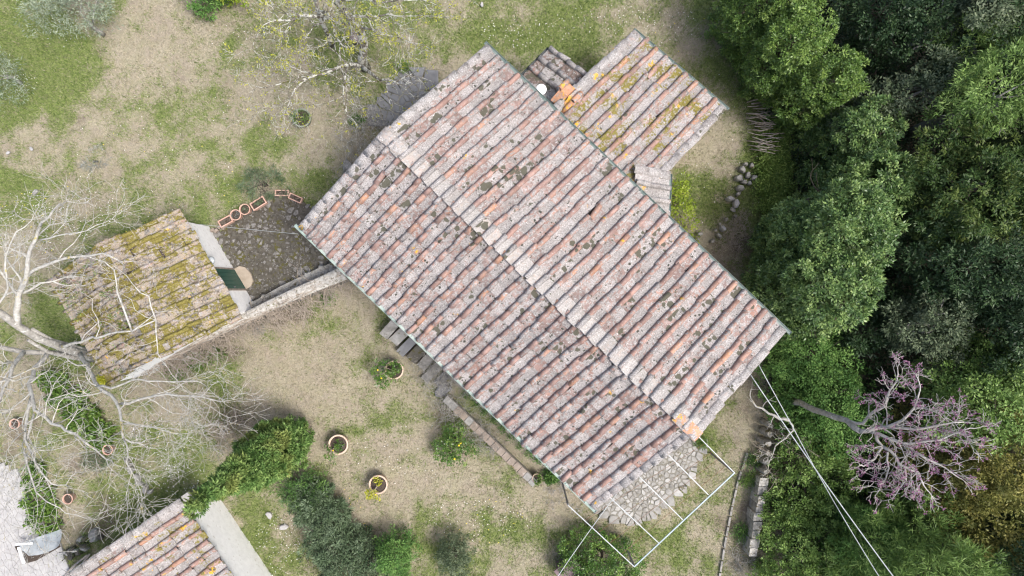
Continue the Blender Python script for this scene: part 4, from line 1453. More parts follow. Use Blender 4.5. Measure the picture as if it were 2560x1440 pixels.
def leaf_quads(cen, nor, crad, nleaf, L, W, rg, upb=.5, dirup=.15, flat=1.0, cl_rnd=.5, fold=0.0):
    """kite-shaped leaves in clumps: returns corner points (n*4,3) and a value per leaf"""
    n = len(cen)
    c = np.repeat(cen, nleaf, 0); nn = np.repeat(nor, nleaf, 0); cr = np.repeat(crad, nleaf)
    m = n * nleaf
    d = unit(rg.normal(size=(m, 3)) + nn * .75)
    p = c + d * (cr * np.sqrt(rg.random(m)))[:, None] * np.array([1, 1, flat])
    ld = unit(d * .7 + rg.normal(size=(m, 3)) * .55 + UP * dirup + nn * .2)
    fn = unit(nn * .5 + UP * upb + rg.normal(size=(m, 3)) * .5)
    sd = unit(np.cross(ld, fn))
    l = (L * rg.uniform(.65, 1.3, m))[:, None]
    w = (W * rg.uniform(.7, 1.25, m))[:, None] * .5
    mid = p + ld * l * .45
    v = np.stack([p, mid + sd * w, p + ld * l, mid - sd * w], 1)
    rnd = np.clip(cl_rnd * np.repeat(rg.random(n), nleaf) + (1 - cl_rnd) * rg.random(m), 0, .999)
    return v.reshape(-1, 3), rnd


def crown_points(lobes, dens, rg, inner=.5, zmin=-.75, rough=.22):
    """clump centres and outward normals on a union of ellipsoid lobes (x,y,z,rx,ry,rz)"""
    C, Nn = [], []
    lob = np.array(lobes, float)
    for i, (x, y, z, a, b, c) in enumerate(lob):
        area = 4 * math.pi * (((a * b) ** 1.6 + (a * c) ** 1.6 + (b * c) ** 1.6) / 3) ** (1 / 1.6)
        n = max(6, int(area * dens))
        d = unit(rg.normal(size=(n * 2, 3)))
        d = d[d[:, 2] > zmin][:n]
        ph = rg.random(3) * 20
        bump = 1 + rough * np.sin(d[:, 0] * 5 + ph[0]) * np.sin(d[:, 1] * 5 + ph[1]) + rough * .7 * rg.normal(size=len(d)) * .6
        rr = np.where(rg.random(len(d)) < inner, rg.uniform(.45, .85, len(d)), bump)
        p = np.array([x, y, z]) + d * rr[:, None] * np.array([a, b, c])
        nn = unit(d / np.array([a, b, c]))
        keep = np.ones(len(p), bool)
        for j, (x2, y2, z2, a2, b2, c2) in enumerate(lob):
            if j != i:
                e = ((p[:, 0] - x2) / a2) ** 2 + ((p[:, 1] - y2) / b2) ** 2 + ((p[:, 2] - z2) / c2) ** 2
                keep &= ~((e < .5) & (rg.random(len(p)) < .8))
        keep &= p[:, 2] > .03
        C.append(p[keep]); Nn.append(nn[keep])
    return np.concatenate(C), np.concatenate(Nn)


def foliage(name, parent, lobes, mat, rg, dens=9, crad=.24, nleaf=38, L=.10, W=.045, inner=.35, upb=.5, dirup=.15, zmin=-.75, rough=.22, cl_rnd=.5, flat=1.0):
    c, n = crown_points(lobes, dens, rg, inner, zmin, rough)
    v, r = leaf_quads(c, n, crad * rg.uniform(.6, 1.35, len(c)), nleaf, L, W, rg, upb, dirup, flat, cl_rnd)
    o = link(name, np_mesh(name, v, 4, M[mat], r, origin=world_loc(parent)), parent)
    return o


def grow(mb, p, d, length, r, depth, rg, bend=.35, split=3, up=.1, tips=None, nside=5, minr=.004, ratio=.62):
    p, d = Vector(p), Vector(d).normalized()
    pts, rad = [p.copy()], [r]
    n = 4 if depth > 0 else 3
    nodes = []
    for i in range(n):
        d = (d + Vector((rg.gauss(0, bend), rg.gauss(0, bend), rg.gauss(0, bend) + up)) * .55).normalized()
        p = p + d * (length / n)
        r2 = r * (1 - .55 * (i + 1) / n)
        pts.append(p.copy()); rad.append(max(minr, r2)); nodes.append((p.copy(), d.copy(), r2))
    mb.tube(pts, rad, nside if depth > 0 else 3, cap=False)
    if tips is not None and depth <= 1:
        tips.extend([q for q in pts[1:]])
    if depth > 0:
        for k in range(split):
            q, dd, rr = nodes[rg.randrange(1, n)] if k else nodes[-1]
            s = dd.cross(Vector((rg.gauss(0, 1), rg.gauss(0, 1), rg.gauss(0, 1))))
            if s.length < 1e-3: continue
            s.normalize()
            nd = dd * rg.uniform(.6, 1.0) + s * rg.uniform(.5, 1.0)
            grow(mb, q, nd, length * rg.uniform(ratio - .1, ratio + .12), max(minr, rr * .75), depth - 1, rg, bend, split, up, tips, nside, minr, ratio)


def limb(mb, pts, r0, r1, rg, twigs=6, tl=1.2, depth=2, tips=None, bend=.35, up=.12, start=.25, split=3, nside=8, zj=.12, fill=True, minr=.005):
    """a main limb through photo-placed points (px,py,z), with side branches grown from it"""
    P3 = [P(*q) for q in pts]
    out = [P3[0]]
    for a, b in zip(P3[:-1], P3[1:]):
        nsub = max(2, int((b - a).length / .35))
        for k in range(1, nsub + 1):
            q = a.lerp(b, k / nsub)
            if k < nsub: q += Vector((rg.gauss(0, .03), rg.gauss(0, .03), rg.gauss(0, .03)))
            out.append(q)
    n = len(out)
    rad = [r0 + (r1 - r0) * (i / (n - 1)) for i in range(n)]
    mb.tube(out, rad, nside)
    if tips is not None: tips.extend(out[n // 2:])
    for k in range(twigs):
        i = min(n - 2, int(n * (start + (1 - start) * (k + rg.random()) / max(1, twigs))))
        d = (out[i + 1] - out[i]).normalized()
        s = d.cross(Vector((rg.gauss(0, 1), rg.gauss(0, 1), rg.gauss(0, .5) + .2)))
        s.normalize()
        grow(mb, out[i], d * rg.uniform(.4, .9) + s, tl * rg.uniform(.6, 1.25), rad[i] * .5, depth, rg, bend, split, up, tips, 5, minr)
    if fill:
        d = (out[-1] - out[-2]).normalized()
        grow(mb, out[-1], d, tl * .9, r1, depth, rg, bend, split, up, tips, 5, minr)


def trunk_of(tree, base, top, r, mat='bark_dark', rg=None):
    rg = rg or random.Random(1)
    mb = MB()
    a, b = Vector(base), Vector(top)
    pts = [a + Vector((0, 0, -.1))] + [a.lerp(b, k / 5) + Vector((rg.gauss(0, .05), rg.gauss(0, .05), 0)) for k in range(1, 6)]
    mb.tube(pts, [r * 1.25, r, r * .9, r * .75, r * .6, r * .45], 9)
    return mb.build("trunk", M[mat], tree, True)


def tree(name, label, base, height, r, lobes, mat, seed, bark='bark_dark', cat="tree", group=None, limbs=5, **kw):
    """lobes relative to the base: (dx,dy,z,rx,ry,rz)"""
    rg = np.random.default_rng(seed)
    pr = random.Random(seed)
    e = empty(name, (base[0], base[1], 0), label, cat, group)
    L = [(base[0] + a, base[1] + b, z, rx, ry, rz) for (a, b, z, rx, ry, rz) in lobes]
    trunk_of(e, (base[0], base[1], 0), (base[0] + .1, base[1], height * .7), r, bark, pr)
    if limbs:
        mb = MB()
        for k in range(limbs):
            q = L[k % len(L)]
            a = Vector((base[0], base[1], height * pr.uniform(.25, .55)))
            b = Vector((q[0] + pr.gauss(0, .4) * q[3], q[1] + pr.gauss(0, .4) * q[4], q[2]))
            mb.tube([a, a.lerp(b, .5) + Vector((pr.gauss(0, .15), pr.gauss(0, .15), .1)), b], [r * .5, r * .35, r * .15], 6)
            for _ in range(3):
                grow(mb, a.lerp(b, pr.uniform(.5, 1)), Vector((pr.gauss(0, 1), pr.gauss(0, 1), .4)), q[3] * .7, r * .16, 1, pr, minr=.008)
        mb.build("limbs", M[bark], e, True)
    foliage("crown", e, L, mat, rg, **kw)
    return e


# ------------------------------------------------------------------ wood on the right
WOOD = "trees of the wood"
LK = dict(dens=14, crad=.16, nleaf=46, L=.105, W=.050, inner=.2, upb=.75, rough=.14, cl_rnd=.6)


def hedge_lobes(pts, seed):
    rg = random.Random(seed)
    out = []
    for (dx, dy, z, r) in pts:
        out.append((dx, dy, z, r * rg.uniform(.9, 1.1), r * rg.uniform(.9, 1.1), r * rg.uniform(.85, 1.1)))
    return out


def column(rx, zs, rs, seed, jit=.35):
    rg = random.Random(seed)
    o = []
    for z, r in zip(zs, rs):
        o.append((rg.gauss(0, jit), rg.gauss(0, jit), z, r * rg.uniform(.85, 1.15), r * rg.uniform(.85, 1.15), r * rg.uniform(.85, 1.15)))
        o.append((rg.gauss(0, jit) + rx * rg.choice((-1, 1)) * .5, rg.gauss(0, jit) + rx * rg.choice((-1, 1)) * .5, z + rg.uniform(-.3, .5), r * .7, r * .7, r * .7))
    return o


def wall_lobes(R, H, seed, n=3):
    """upright clipped-looking crown: stacked lobes of radius R up to height H"""
    rg = random.Random(seed)
    o = []
    for k in range(n):
        z = H * (.20 + .62 * k / (n - 1))
        r = R * (1.0, 1.05, .85)[k if n == 3 else 1]
        o.append((rg.gauss(0, .08), rg.gauss(0, .08), z, r, r, H * .24))
        a = rg.uniform(0, 6.28)
        o.append((math.cos(a) * R * .45, math.sin(a) * R * .45, z + rg.uniform(-.2, .3), r * .72, r * .72, H * .2))
    return o


HK = dict(LK, L=.085, W=.042, dens=15, crad=.15)
tree("laurel_tree", "yellowish-green hedge tree at the top edge, nearest the annex", (8.35, 9.4), 4.4, .16, wall_lobes(1.2, 4.6, 1), 'lf_hedge', 1, group=WOOD, **HK)
tree("laurel_tree", "yellowish-green hedge tree right of the annex gutter corner", (8.95, 7.9), 4.4, .16, wall_lobes(1.05, 4.6, 2), 'lf_hedge', 2, group=WOOD, **HK)
tree("laurel_tree", "small yellowish-green hedge tree above the brush pile", (10.0, 6.6), 4.2, .14, wall_lobes(.90, 4.3, 3), 'lf_hedge', 26, group=WOOD, **HK)
tree("laurel_tree", "glossy laurel behind the brush pile, upper of the laurel row", (11.4, 5.15), 4.0, .18, wall_lobes(.95, 4.0, 4), 'lf_laurel', 3, group=WOOD, **LK)
tree("laurel_tree", "glossy laurel behind the tumbled rocks, middle of the laurel row", (11.4, 3.4), 4.2, .18, wall_lobes(1.1, 4.3, 5), 'lf_laurel', 4, group=WOOD, **LK)
tree("laurel_tree", "broad glossy laurel level with the gutter middle, second from the bottom of the row", (10.35, 1.6), 5, .2, wall_lobes(1.45, 5.1, 6), 'lf_laurel', 5, group=WOOD, **LK)
tree("laurel_tree", "broad glossy laurel touching the north-east gutter, lowest of the row", (9.75, .0), 5, .2, wall_lobes(1.35, 4.9, 7) + [(-.1, -1.0, 1.6, .9, .8, 1.2)], 'lf_laurel', 27, group=WOOD, **LK)
DK = dict(dens=10, crad=.22, nleaf=44, L=.105, W=.048, inner=.30, rough=.32, upb=.7, cl_rnd=.7)
tree("holm_oak", "dark green tree at the top edge behind the yellowish hedge", (11.9, 8.6), 5, .16, column(.7, (2.4, 3.2, 4.0), (.9, 1.0, .9), 6), 'lf_dark', 6, group=WOOD, **DK)
tree("holm_oak", "grey-green tree in the top right corner with bare grey twigs", (14.4, 8.7), 6.5, .2, column(.9, (3.8, 4.8, 5.6), (.8, .9, .8), 7), 'lf_blue', 7, 'bark_grey', group=WOOD, **DK)
tree("holm_oak", "light green feathery tree at the right edge near the top", (14.6, 5.6), 6.5, .2, column(.9, (3.9, 4.8, 5.6), (1.1, 1.2, .9), 8), 'lf_bush', 8, 'bark_grey', group=WOOD, **dict(DK, L=.13, W=.03))
tree("holm_oak", "blue-green limb reaching in front of dark shade near the top right", (11.75, 5.85), 5, .12, [(0, 0, 3.3, .7, .5, .5), (.7, .3, 3.7, .8, .5, .5), (1.5, .7, 4.1, .8, .55, .5), (-.5, -.5, 2.8, .7, .6, .6)], 'lf_blue', 9, 'bark_grey', group=WOOD, **DK)
tree("holm_oak", "yellow-tipped tree at the right edge right of the laurel row", (13.9, 3.0), 6.5, .22, column(1.0, (3.6, 4.5, 5.3), (1.2, 1.3, 1.0), 10), 'lf_yellow', 10, group=WOOD, **dict(DK, L=.12, W=.045))
tree("holm_oak", "dark streaky evergreen at the right edge, level with the ridge middle", (13.9, .6), 6, .2, column(.9, (3.4, 4.2, 4.9), (1.15, 1.2, .9), 11), 'lf_dark', 11, group=WOOD, **dict(DK, L=.12, W=.04))
tree("holm_oak", "dark evergreen filling the shade right of the broad laurel", (12.0, -1.3), 3.4, .16, column(.9, (1.0, 1.8), (1.0, .9), 12), 'lf_dark', 12, group=WOOD, **DK)
tree("wild_olive", "pale grey-green bushy tree standing out from dark shade on the right", (12.9, -1.35), 5, .14, [(0, 0, 3.9, .75, .65, .6), (.6, -.4, 3.6, .6, .6, .5), (-.5, .4, 3.6, .6, .5, .5), (.2, .5, 4.4, .55, .5, .45), (.1, .1, 2.6, .8, .8, .8)], 'lf_blue', 13, 'bark_grey', group=WOOD, **DK)
tree("holm_oak", "mid-green rounded tree at the right edge above the redbud", (14.2, -3.4), 6, .2, column(1.0, (3.2, 4.1, 4.8), (1.3, 1.3, 1.0), 14), 'lf_bush', 14, group=WOOD, **dict(DK, dens=10))
tree("holm_oak", "ivy-dark undergrowth tree below the broad laurel at the gutter end", (10.2, -2.4), 2.6, .12, column(1.0, (.9, 1.7), (1.25, 1.0), 15), 'lf_conifer', 15, group=WOOD, **dict(DK, L=.08, W=.045, dens=13))
tree("holm_oak", "dark green low tree left of the redbud's upper twigs", (11.3, -4.0), 2.6, .12, column(1.0, (.8, 1.6), (1.3, 1.0), 16), 'lf_conifer', 16, group=WOOD, **dict(DK, L=.08, W=.045, dens=13))
tree("golden_tree", "golden-green tree at the right edge behind the redbud", (15.0, -4.9), 6, .2, column(1.1, (2.0, 3.4, 4.6), (1.5, 1.5, 1.2), 17), 'lf_gold', 17, group=WOOD, **dict(DK, L=.10, W=.045))
tree("golden_tree", "second golden-green tree lower on the right edge", (14.9, -6.9), 5, .18, column(1.0, (1.8, 3.2, 4.0), (1.4, 1.3, 1.0), 18), 'lf_gold', 18, group=WOOD, **dict(DK, L=.10, W=.045))
tree("fir_tree", "feathery green conifer at the bottom right corner", (13.3, -9.0), 6.5, .2, column(1.1, (1.5, 3.0, 4.4, 5.4), (1.6, 1.5, 1.2, .7), 19), 'lf_bush', 19, group=WOOD, **dict(DK, L=.20, W=.022, dirup=.5, cl_rnd=.7))
tree("fir_tree", "dark conifer below the redbud blossom at the bottom edge", (11.9, -8.6), 4.6, .16, column(.8, (1.2, 2.5), (1.1, 1.0), 20), 'lf_conifer', 20, group=WOOD, **dict(DK, L=.16, W=.024, dirup=.4))
BK = dict(dens=12, crad=.17, nleaf=38, L=.09, W=.052, inner=.25, rough=.25, cl_rnd=.75)
tree("hedge_bush", "bright green bush right of the retaining wall, upper part", (10.3, -6.7), 2.2, .07, [(0, 0, .7, 1.0, 1.1, .8), (.5, .9, .8, .9, .9, .8), (-.2, -.9, .8, .9, 1.0, .8), (.8, -.2, 1.3, .9, 1.1, .7)], 'lf_bush', 21, cat="bush", limbs=3, **BK)
tree("hedge_bush", "bright green bush right of the retaining wall, at the bottom edge", (9.8, -9.3), 2.4, .07, [(0, 0, .8, 1.0, 1.1, .9), (.8, .5, 1.1, 1.0, 1.0, .9), (0, -1.1, .9, 1.0, 1.0, .9), (.9, -.8, 1.3, 1.0, 1.0, .8), (-.1, 1.0, .7, .9, .9, .7)], 'lf_bush', 22, cat="bush", limbs=3, **BK)
tree("hedge_bush", "green hedge strip between farmhouse corner lawn and redbud", (9.8, -3.9), 1.8, .07, [(0, .6, .6, .8, .9, .7), (.3, -.4, .7, .8, .9, .7), (.9, .2, .9, .9, .9, .7)], 'lf_conifer', 23, cat="bush", limbs=3, **BK)
tree("hedge_bush", "green low bush between redbud trunk and retaining wall", (10.9, -5.1), 1.6, .06, [(0, 0, .5, .9, .9, .6), (.7, -.5, .6, .8, .8, .6), (-.3, -.9, .5, .8, .8, .6)], 'lf_bush', 24, cat="bush", limbs=3, **BK)
# extra trees that close the wood just beyond the frame; the top right one is added to shade the gap
for i, (x, y, lb) in enumerate(((16.4, 3.2, "outermost evergreen in the wood, right edge upper part"), (16.4, -1.2, "outermost evergreen in the wood, right edge middle"), (16.5, -8.6, "outermost evergreen in the wood, bottom right corner"), (16.2, 7.4, "outermost evergreen in the wood, top right corner"), (15.6, 10.4, "tall evergreen of the wood past the top edge"))):
    tree("holm_oak", lb, (x, y), 7, .2, column(1.2, (2.4, 4.2, 5.6), (1.6, 1.8, 1.4), 60 + i), 'lf_dark', 60 + i, group=WOOD, **DK)
# understorey
rgn = np.random.default_rng(77)
c = np.stack([rgn.uniform(9.2, 19, 9000), rgn.uniform(-12.5, 12.5, 9000), rgn.uniform(.02, .9, 9000) * rgn.random(9000)], 1)
keep = c[:, 0] > np.where(c[:, 1] < -4, 10.0, np.where(c[:, 1] > 6, 8.6, np.where(c[:, 1] > 2.6, 10.2, 9.2)))
c = c[keep]
v, r = leaf_quads(c, np.tile(UP, (len(c), 1)), rgn.uniform(.15, .35, len(c)), 15, .12, .055, rgn)
tag(link("undergrowth", np_mesh("undergrowth", v, 4, M['lf_dark'], r)), "dark ivy and scrub covering the wood floor", "undergrowth", kind="stuff")
c = np.stack([rgn.normal(9.55, .30, 520), rgn.normal(4.3, .95, 520), rgn.uniform(.02, .30, 520)], 1)
v, r = leaf_quads(c, np.tile(UP, (len(c), 1)), rgn.uniform(.12, .3, len(c)), 30, .10, .045, rgn)
tag(link("bank_weeds", np_mesh("bank_weeds", v, 4, M['lf_bank'], r)), "lush green weeds on the bank beside the brush pile", "weeds", kind="stuff")

# dead branches hanging in the dark gap of the wood
db = empty("dead_branch", P(2330, 250, 2.5), "grey dead branches hanging in the dark gap at the top right", "branch")
pr = random.Random(8); mb = MB()
for pts, r in (([(2262, 140, 3.2), (2310, 112, 3.4), (2358, 88, 3.6), (2352, 50, 3.7), (2358, 0, 3.9)], .035), ([(2265, 222, 2.2), (2300, 215, 2.4), (2325, 235, 2.6), (2345, 265, 2.8)], .03),
               ([(2270, 228, 2.2), (2305, 222, 2.4), (2320, 245, 2.5), (2340, 275, 2.6)], .022), ([(2380, 150, 2.6), (2385, 180, 2.6), (2365, 205, 2.5), (2380, 235, 2.4), (2405, 240, 2.3)], .022), ([(2395, 155, 2.6), (2400, 190, 2.6), (2425, 195, 2.5), (2420, 160, 2.5)], .018),
               ([(2560, 5, 4.5), (2500, 50, 4.3), (2440, 100, 4.1), (2380, 125, 3.9)], .05)):
    limb(mb, pts, r, r * .5, pr, 3, .5, 1, fill=False, zj=.02)
mb.build("branch", M['bark_grey'], db, True)

# ------------------------------------------------------------------ redbud
pr = random.Random(41)
rb_ = empty("redbud_tree", P(1950, 1003), "leaning bare redbud with pink blossom on its twig ends", "tree")
mb = MB()
tp = [P(1950, 1003, 0), P(1985, 1006, 1.2), P(2012, 1013, 2.3), P(2065, 1034, 3.7), P(2117, 1051, 4.8), P(2150, 1078, 5.4)]
tp2 = []
for q0, q1 in zip(tp[:-1], tp[1:]):
    tp2 += [q0, q0.lerp(q1, .5) + Vector((pr.gauss(0, .025), pr.gauss(0, .025), 0))]
tp2.append(tp[-1])
mb.tube(tp2, [.105 - .003 * i + .008 * (i % 2) for i in range(len(tp2))], 10)
mb.build("trunk", M['bark_grey'], rb_, True)
tips = []
mb = MB()
kw = dict(twigs=14, tl=.50, depth=2, tips=tips, bend=.36, up=.05, split=3, minr=.0065)
limb(mb, [(2120, 1052, 4.85), (2158, 1058, 5.1), (2183, 1030, 5.4), (2214, 1015, 5.7), (2225, 975, 6.0), (2245, 935, 6.3)], .055, .02, pr, **kw)
limb(mb, [(2150, 1078, 5.4), (2186, 1072, 5.6), (2217, 1068, 5.8), (2256, 1051, 6.1), (2285, 1020, 6.4), (2300, 975, 6.6)], .07, .02, pr, **kw)
limb(mb, [(2217, 1068, 5.8), (2290, 1074, 6.2), (2345, 1063, 6.5), (2410, 1055, 6.8)], .05, .015, pr, **kw)
limb(mb, [(2172, 1078, 5.5), (2221, 1096, 5.9), (2273, 1110, 6.2), (2350, 1100, 6.6), (2425, 1070, 6.9)], .055, .015, pr, **kw)
limb(mb, [(2190, 1085, 5.6), (2207, 1117, 5.7), (2186, 1148, 5.8), (2165, 1162, 5.9)], .05, .02, pr, **dict(kw, twigs=6))
limb(mb, [(2207, 1117, 5.7), (2240, 1142, 5.9), (2265, 1168, 6.1), (2295, 1180, 6.2), (2310, 1215, 6.3)], .05, .018, pr, **kw)
limb(mb, [(2219, 1130, 5.8), (2222, 1170, 5.8), (2205, 1210, 5.8)], .032, .015, pr, **dict(kw, twigs=6))
limb(mb, [(2262, 1165, 6.1), (2265, 1200, 6.0), (2240, 1235, 5.9)], .03, .012, pr, **dict(kw, twigs=6))
limb(mb, [(2290, 1130, 6.2), (2345, 1160, 6.4), (2390, 1190, 6.5)], .035, .012, pr, **dict(kw, twigs=6))
mb.build("branches", M['redbud'], rb_, True)
sel = [t for t in tips if pr.random() < .13]
c = np.array([tuple(t) for t in sel]); rgn = np.random.default_rng(5)
v, r = leaf_quads(c, np.tile(UP, (len(c), 1)), np.full(len(c), .05), 7, .05, .035, rgn)
link("blossom", np_mesh("blossom", v, 4, M['pink'], r, origin=world_loc(rb_)), rb_)

bs = empty("bare_shrub", P(1985, 1120), "tangled bare brown shrub under the crossing cables", "shrub")
mb = MB(); pr = random.Random(43)
for _ in range(26):
    p = P(pr.gauss(1985, 32), pr.gauss(1110, 45), .05)
    grow(mb, p, (pr.gauss(0, .5), pr.gauss(0, .5), 1), pr.uniform(.5, 1.0), .014, 2, pr, minr=.006, up=.1)
mb.build("stems", M['dry_stem'], bs)
pb = empty("pale_branch", P(1950, 1045), "pale crooked bare branch beneath the overhead cables", "branch")
mb = MB()
limb(mb, [(1974, 1051, 1.6), (1950, 1048, 1.6), (1922, 1034, 1.5), (1890, 1016, 1.5), (1877, 996, 1.5)], .06, .025, pr, 3, .5, 1)
limb(mb, [(1974, 1055, 1.55), (1984, 1075, 1.5), (1965, 1095, 1.4), (1938, 1115, 1.4), (1925, 1150, 1.3)], .04, .012, pr, 7, .45, 2)
mb.build("branch", M['bark_pale'], pb, True)

# ------------------------------------------------------------------ big bare tree at the left
pr = random.Random(51)
bt = empty("bare_tree", P(226, 888), "huge pale bare tree spreading its twigs over the outhouse roof", "tree")
mb = MB()
mb.tube([P(240, 892, -.1), P(205, 884, .6), P(150, 866, 1.6), P(95, 845, 2.4), P(45, 815, 3.1), P(0, 782, 3.7), P(-60, 750, 4.3)], [.23, .16, .14, .13, .12, .11, .10], 12)
mb.tube([P(225, 900, .0), P(180, 893, .9), P(120, 880, 1.8), P(70, 850, 2.6)], [.10, .08, .07, .05], 9)
mb.tube([P(235, 880, .0), P(190, 868, .9), P(130, 850, 1.9), P(80, 822, 2.8)], [.09, .075, .06, .05], 9)
mb.tube([P(190, 885, .7), P(130, 882, 1.5), P(60, 880, 2.2), P(0, 868, 2.8), P(-60, 862, 3.4)], [.09, .085, .08, .07, .06], 10)
mb.build("trunk", M['bark_grey'], bt, True)
mb = MB()
kw = dict(twigs=8, tl=1.15, depth=2, bend=.46, up=.05, split=4, minr=.0046)
limb(mb, [(45, 815, 3.1), (42, 775, 3.4), (46, 737, 3.7), (66, 695, 4.1), (70, 647, 4.5), (90, 595, 4.9), (104, 556, 5.3), (130, 530, 5.6)], 0.112, 0.025, pr, **dict(kw, twigs=6))
limb(mb, [(68, 690, 4.1), (104, 667, 4.4), (174, 643, 4.7), (257, 633, 5.0), (295, 650, 5.2)], 0.056, 0.017, pr, **dict(kw, twigs=4, split=2))
limb(mb, [(100, 600, 4.9), (140, 590, 5.1), (185, 585, 5.3), (240, 563, 5.5)], 0.030, 0.010, pr, **dict(kw, twigs=5, depth=2))
limb(mb, [(150, 866, 1.8), (215, 850, 2.8), (270, 835, 3.6), (330, 828, 4.2)], 0.053, 0.025, pr, **dict(kw, twigs=3, split=2))
limb(mb, [(330, 828, 4.2), (312, 780, 4.5), (293, 730, 4.8), (285, 674, 5.1), (262, 655, 5.3)], 0.034, 0.015, pr, **dict(kw, twigs=3, split=2))
limb(mb, [(330, 828, 4.2), (390, 800, 4.5), (372, 740, 4.7), (330, 708, 4.9)], 0.028, 0.013, pr, **dict(kw, twigs=3, split=2))
limb(mb, [(390, 800, 4.5), (392, 850, 4.6), (395, 885, 4.6), (420, 920, 4.7)], 0.022, 0.010, pr, **dict(kw, twigs=3, split=2))
limb(mb, [(200, 885, .9), (222, 925, 2.0), (245, 965, 2.8), (290, 1004, 3.5), (303, 1050, 4.0), (308, 1095, 4.4)], 0.083, 0.034, pr, **dict(kw, twigs=6))
limb(mb, [(240, 965, 2.8), (278, 971, 3.3), (330, 950, 3.8), (417, 954, 4.3), (500, 955, 4.7)], 0.041, 0.012, pr, **dict(kw, twigs=6, depth=2))
limb(mb, [(302, 1009, 3.5), (347, 999, 3.9), (417, 985, 4.3), (503, 992, 4.7), (545, 1003, 5.0)], 0.045, 0.012, pr, **dict(kw, twigs=11, depth=2))
limb(mb, [(303, 1060, 4.0), (350, 1065, 4.3), (405, 1075, 4.6), (450, 1085, 4.9)], 0.030, 0.010, pr, **dict(kw, twigs=11, depth=2))
limb(mb, [(308, 1095, 4.4), (320, 1140, 4.7), (330, 1180, 4.9), (315, 1240, 5.2)], 0.026, 0.010, pr, **dict(kw, twigs=11, depth=2))
limb(mb, [(120, 880, 1.6), (85, 920, 2.6), (72, 960, 3.3), (87, 1027, 4.1), (130, 1060, 4.6), (190, 1085, 5.0), (240, 1125, 5.3)], 0.083, 0.025, pr, **dict(kw, twigs=11))
limb(mb, [(80, 990, 3.7), (65, 1060, 4.3), (62, 1100, 4.7), (90, 1160, 5.1), (130, 1210, 5.4)], 0.053, 0.017, pr, **dict(kw, twigs=11))
limb(mb, [(60, 880, 2.2), (30, 920, 3.2), (0, 1000, 4.1), (-30, 1080, 4.7)], 0.075, 0.034, pr, **dict(kw, twigs=11))
limb(mb, [(87, 1027, 4.1), (60, 1130, 4.8), (90, 1230, 5.3), (150, 1270, 5.6)], 0.038, 0.013, pr, **dict(kw, twigs=11, depth=2))
limb(mb, [(45, 740, 3.7), (10, 690, 4.3), (-20, 640, 4.8)], 0.045, 0.025, pr, **dict(kw, twigs=6))
limb(mb, [(-10, 782, 3.7), (20, 720, 4.4), (15, 640, 5.0), (40, 580, 5.4)], 0.038, 0.017, pr, **dict(kw, twigs=5))
mb.build("branches", M['bark_pale'], bt, True)

# ------------------------------------------------------------------ budding oak at the top
pr = random.Random(61)
ok = empty("oak_tree", P(915, 170), "lichened oak with tiny yellow-green buds at the top edge", "tree")
mb = MB()
mb.tube([P(915, 172, -.1), P(905, 150, .7), P(910, 110, 1.4), P(900, 75, 2.0), P(875, 45, 2.8), P(850, 15, 3.6), P(830, -20, 4.4)], [.20, .16, .15, .145, .14, .13, .11], 10)
mb.build("trunk", M['bark_oak'], ok, True)
tips = []
mb = MB()
kw = dict(twigs=9, tl=1.0, depth=3, tips=tips, bend=.42, up=.03, split=3, minr=.0045)
limb(mb, [(905, 165, .8), (880, 160, 1.4), (856, 165, 1.8), (811, 184, 2.3), (770, 195, 2.7), (715, 205, 3.1)], .075, .02, pr, **kw)
limb(mb, [(905, 165, .8), (930, 185, 1.3), (950, 200, 1.7), (990, 205, 2.2), (1030, 185, 2.6)], .065, .02, pr, **dict(kw, twigs=6, depth=2))
limb(mb, [(870, 162, 1.6), (862, 200, 2.0), (858, 240, 2.4), (870, 290, 2.8)], .04, .012, pr, **dict(kw, twigs=7, depth=2))
limb(mb, [(900, 75, 2.0), (865, 60, 2.6), (832, 55, 3.1), (838, 90, 3.5), (852, 110, 3.8)], .06, .015, pr, **kw)
limb(mb, [(830, 115, 1.4), (815, 75, 2.4), (800, 40, 3.2), (790, 0, 4.0)], .085, .06, pr, **dict(kw, twigs=5))
limb(mb, [(800, 40, 3.2), (758, 38, 3.6), (735, 48, 3.9), (700, 50, 4.2), (660, 62, 4.5)], .05, .014, pr, **kw)
limb(mb, [(750, 38, 3.6), (725, 25, 4.0), (710, 10, 4.3)], .03, .012, pr, **dict(kw, twigs=5, depth=2))
limb(mb, [(850, 15, 3.6), (870, 40, 4.0), (920, 42, 4.3), (970, 35, 4.6), (1020, 40, 4.9)], .05, .012, pr, **kw)
limb(mb, [(835, 0, 4.2), (900, -5, 4.6), (960, 5, 5.0), (1030, 0, 5.4)], .05, .015, pr, **kw)
limb(mb, [(905, 70, 2.1), (950, 80, 2.7), (1000, 95, 3.1), (1050, 110, 3.5)], .04, .012, pr, **dict(kw, twigs=8, depth=2))
limb(mb, [(770, 195, 2.7), (735, 225, 3.0), (720, 265, 3.2)], .03, .01, pr, **dict(kw, twigs=6, depth=2))
mb.build("branches", M['bark_oak'], ok, True)
sel = [t for t in tips if pr.random() < .13]
c = np.array([tuple(t) for t in sel]); rgn = np.random.default_rng(6)
v, r = leaf_quads(c, np.tile(UP, (len(c), 1)), np.full(len(c), .055), 5, .055, .042, rgn)
link("buds", np_mesh("buds", v, 4, M['lf_bud'], r, origin=world_loc(ok)), ok)

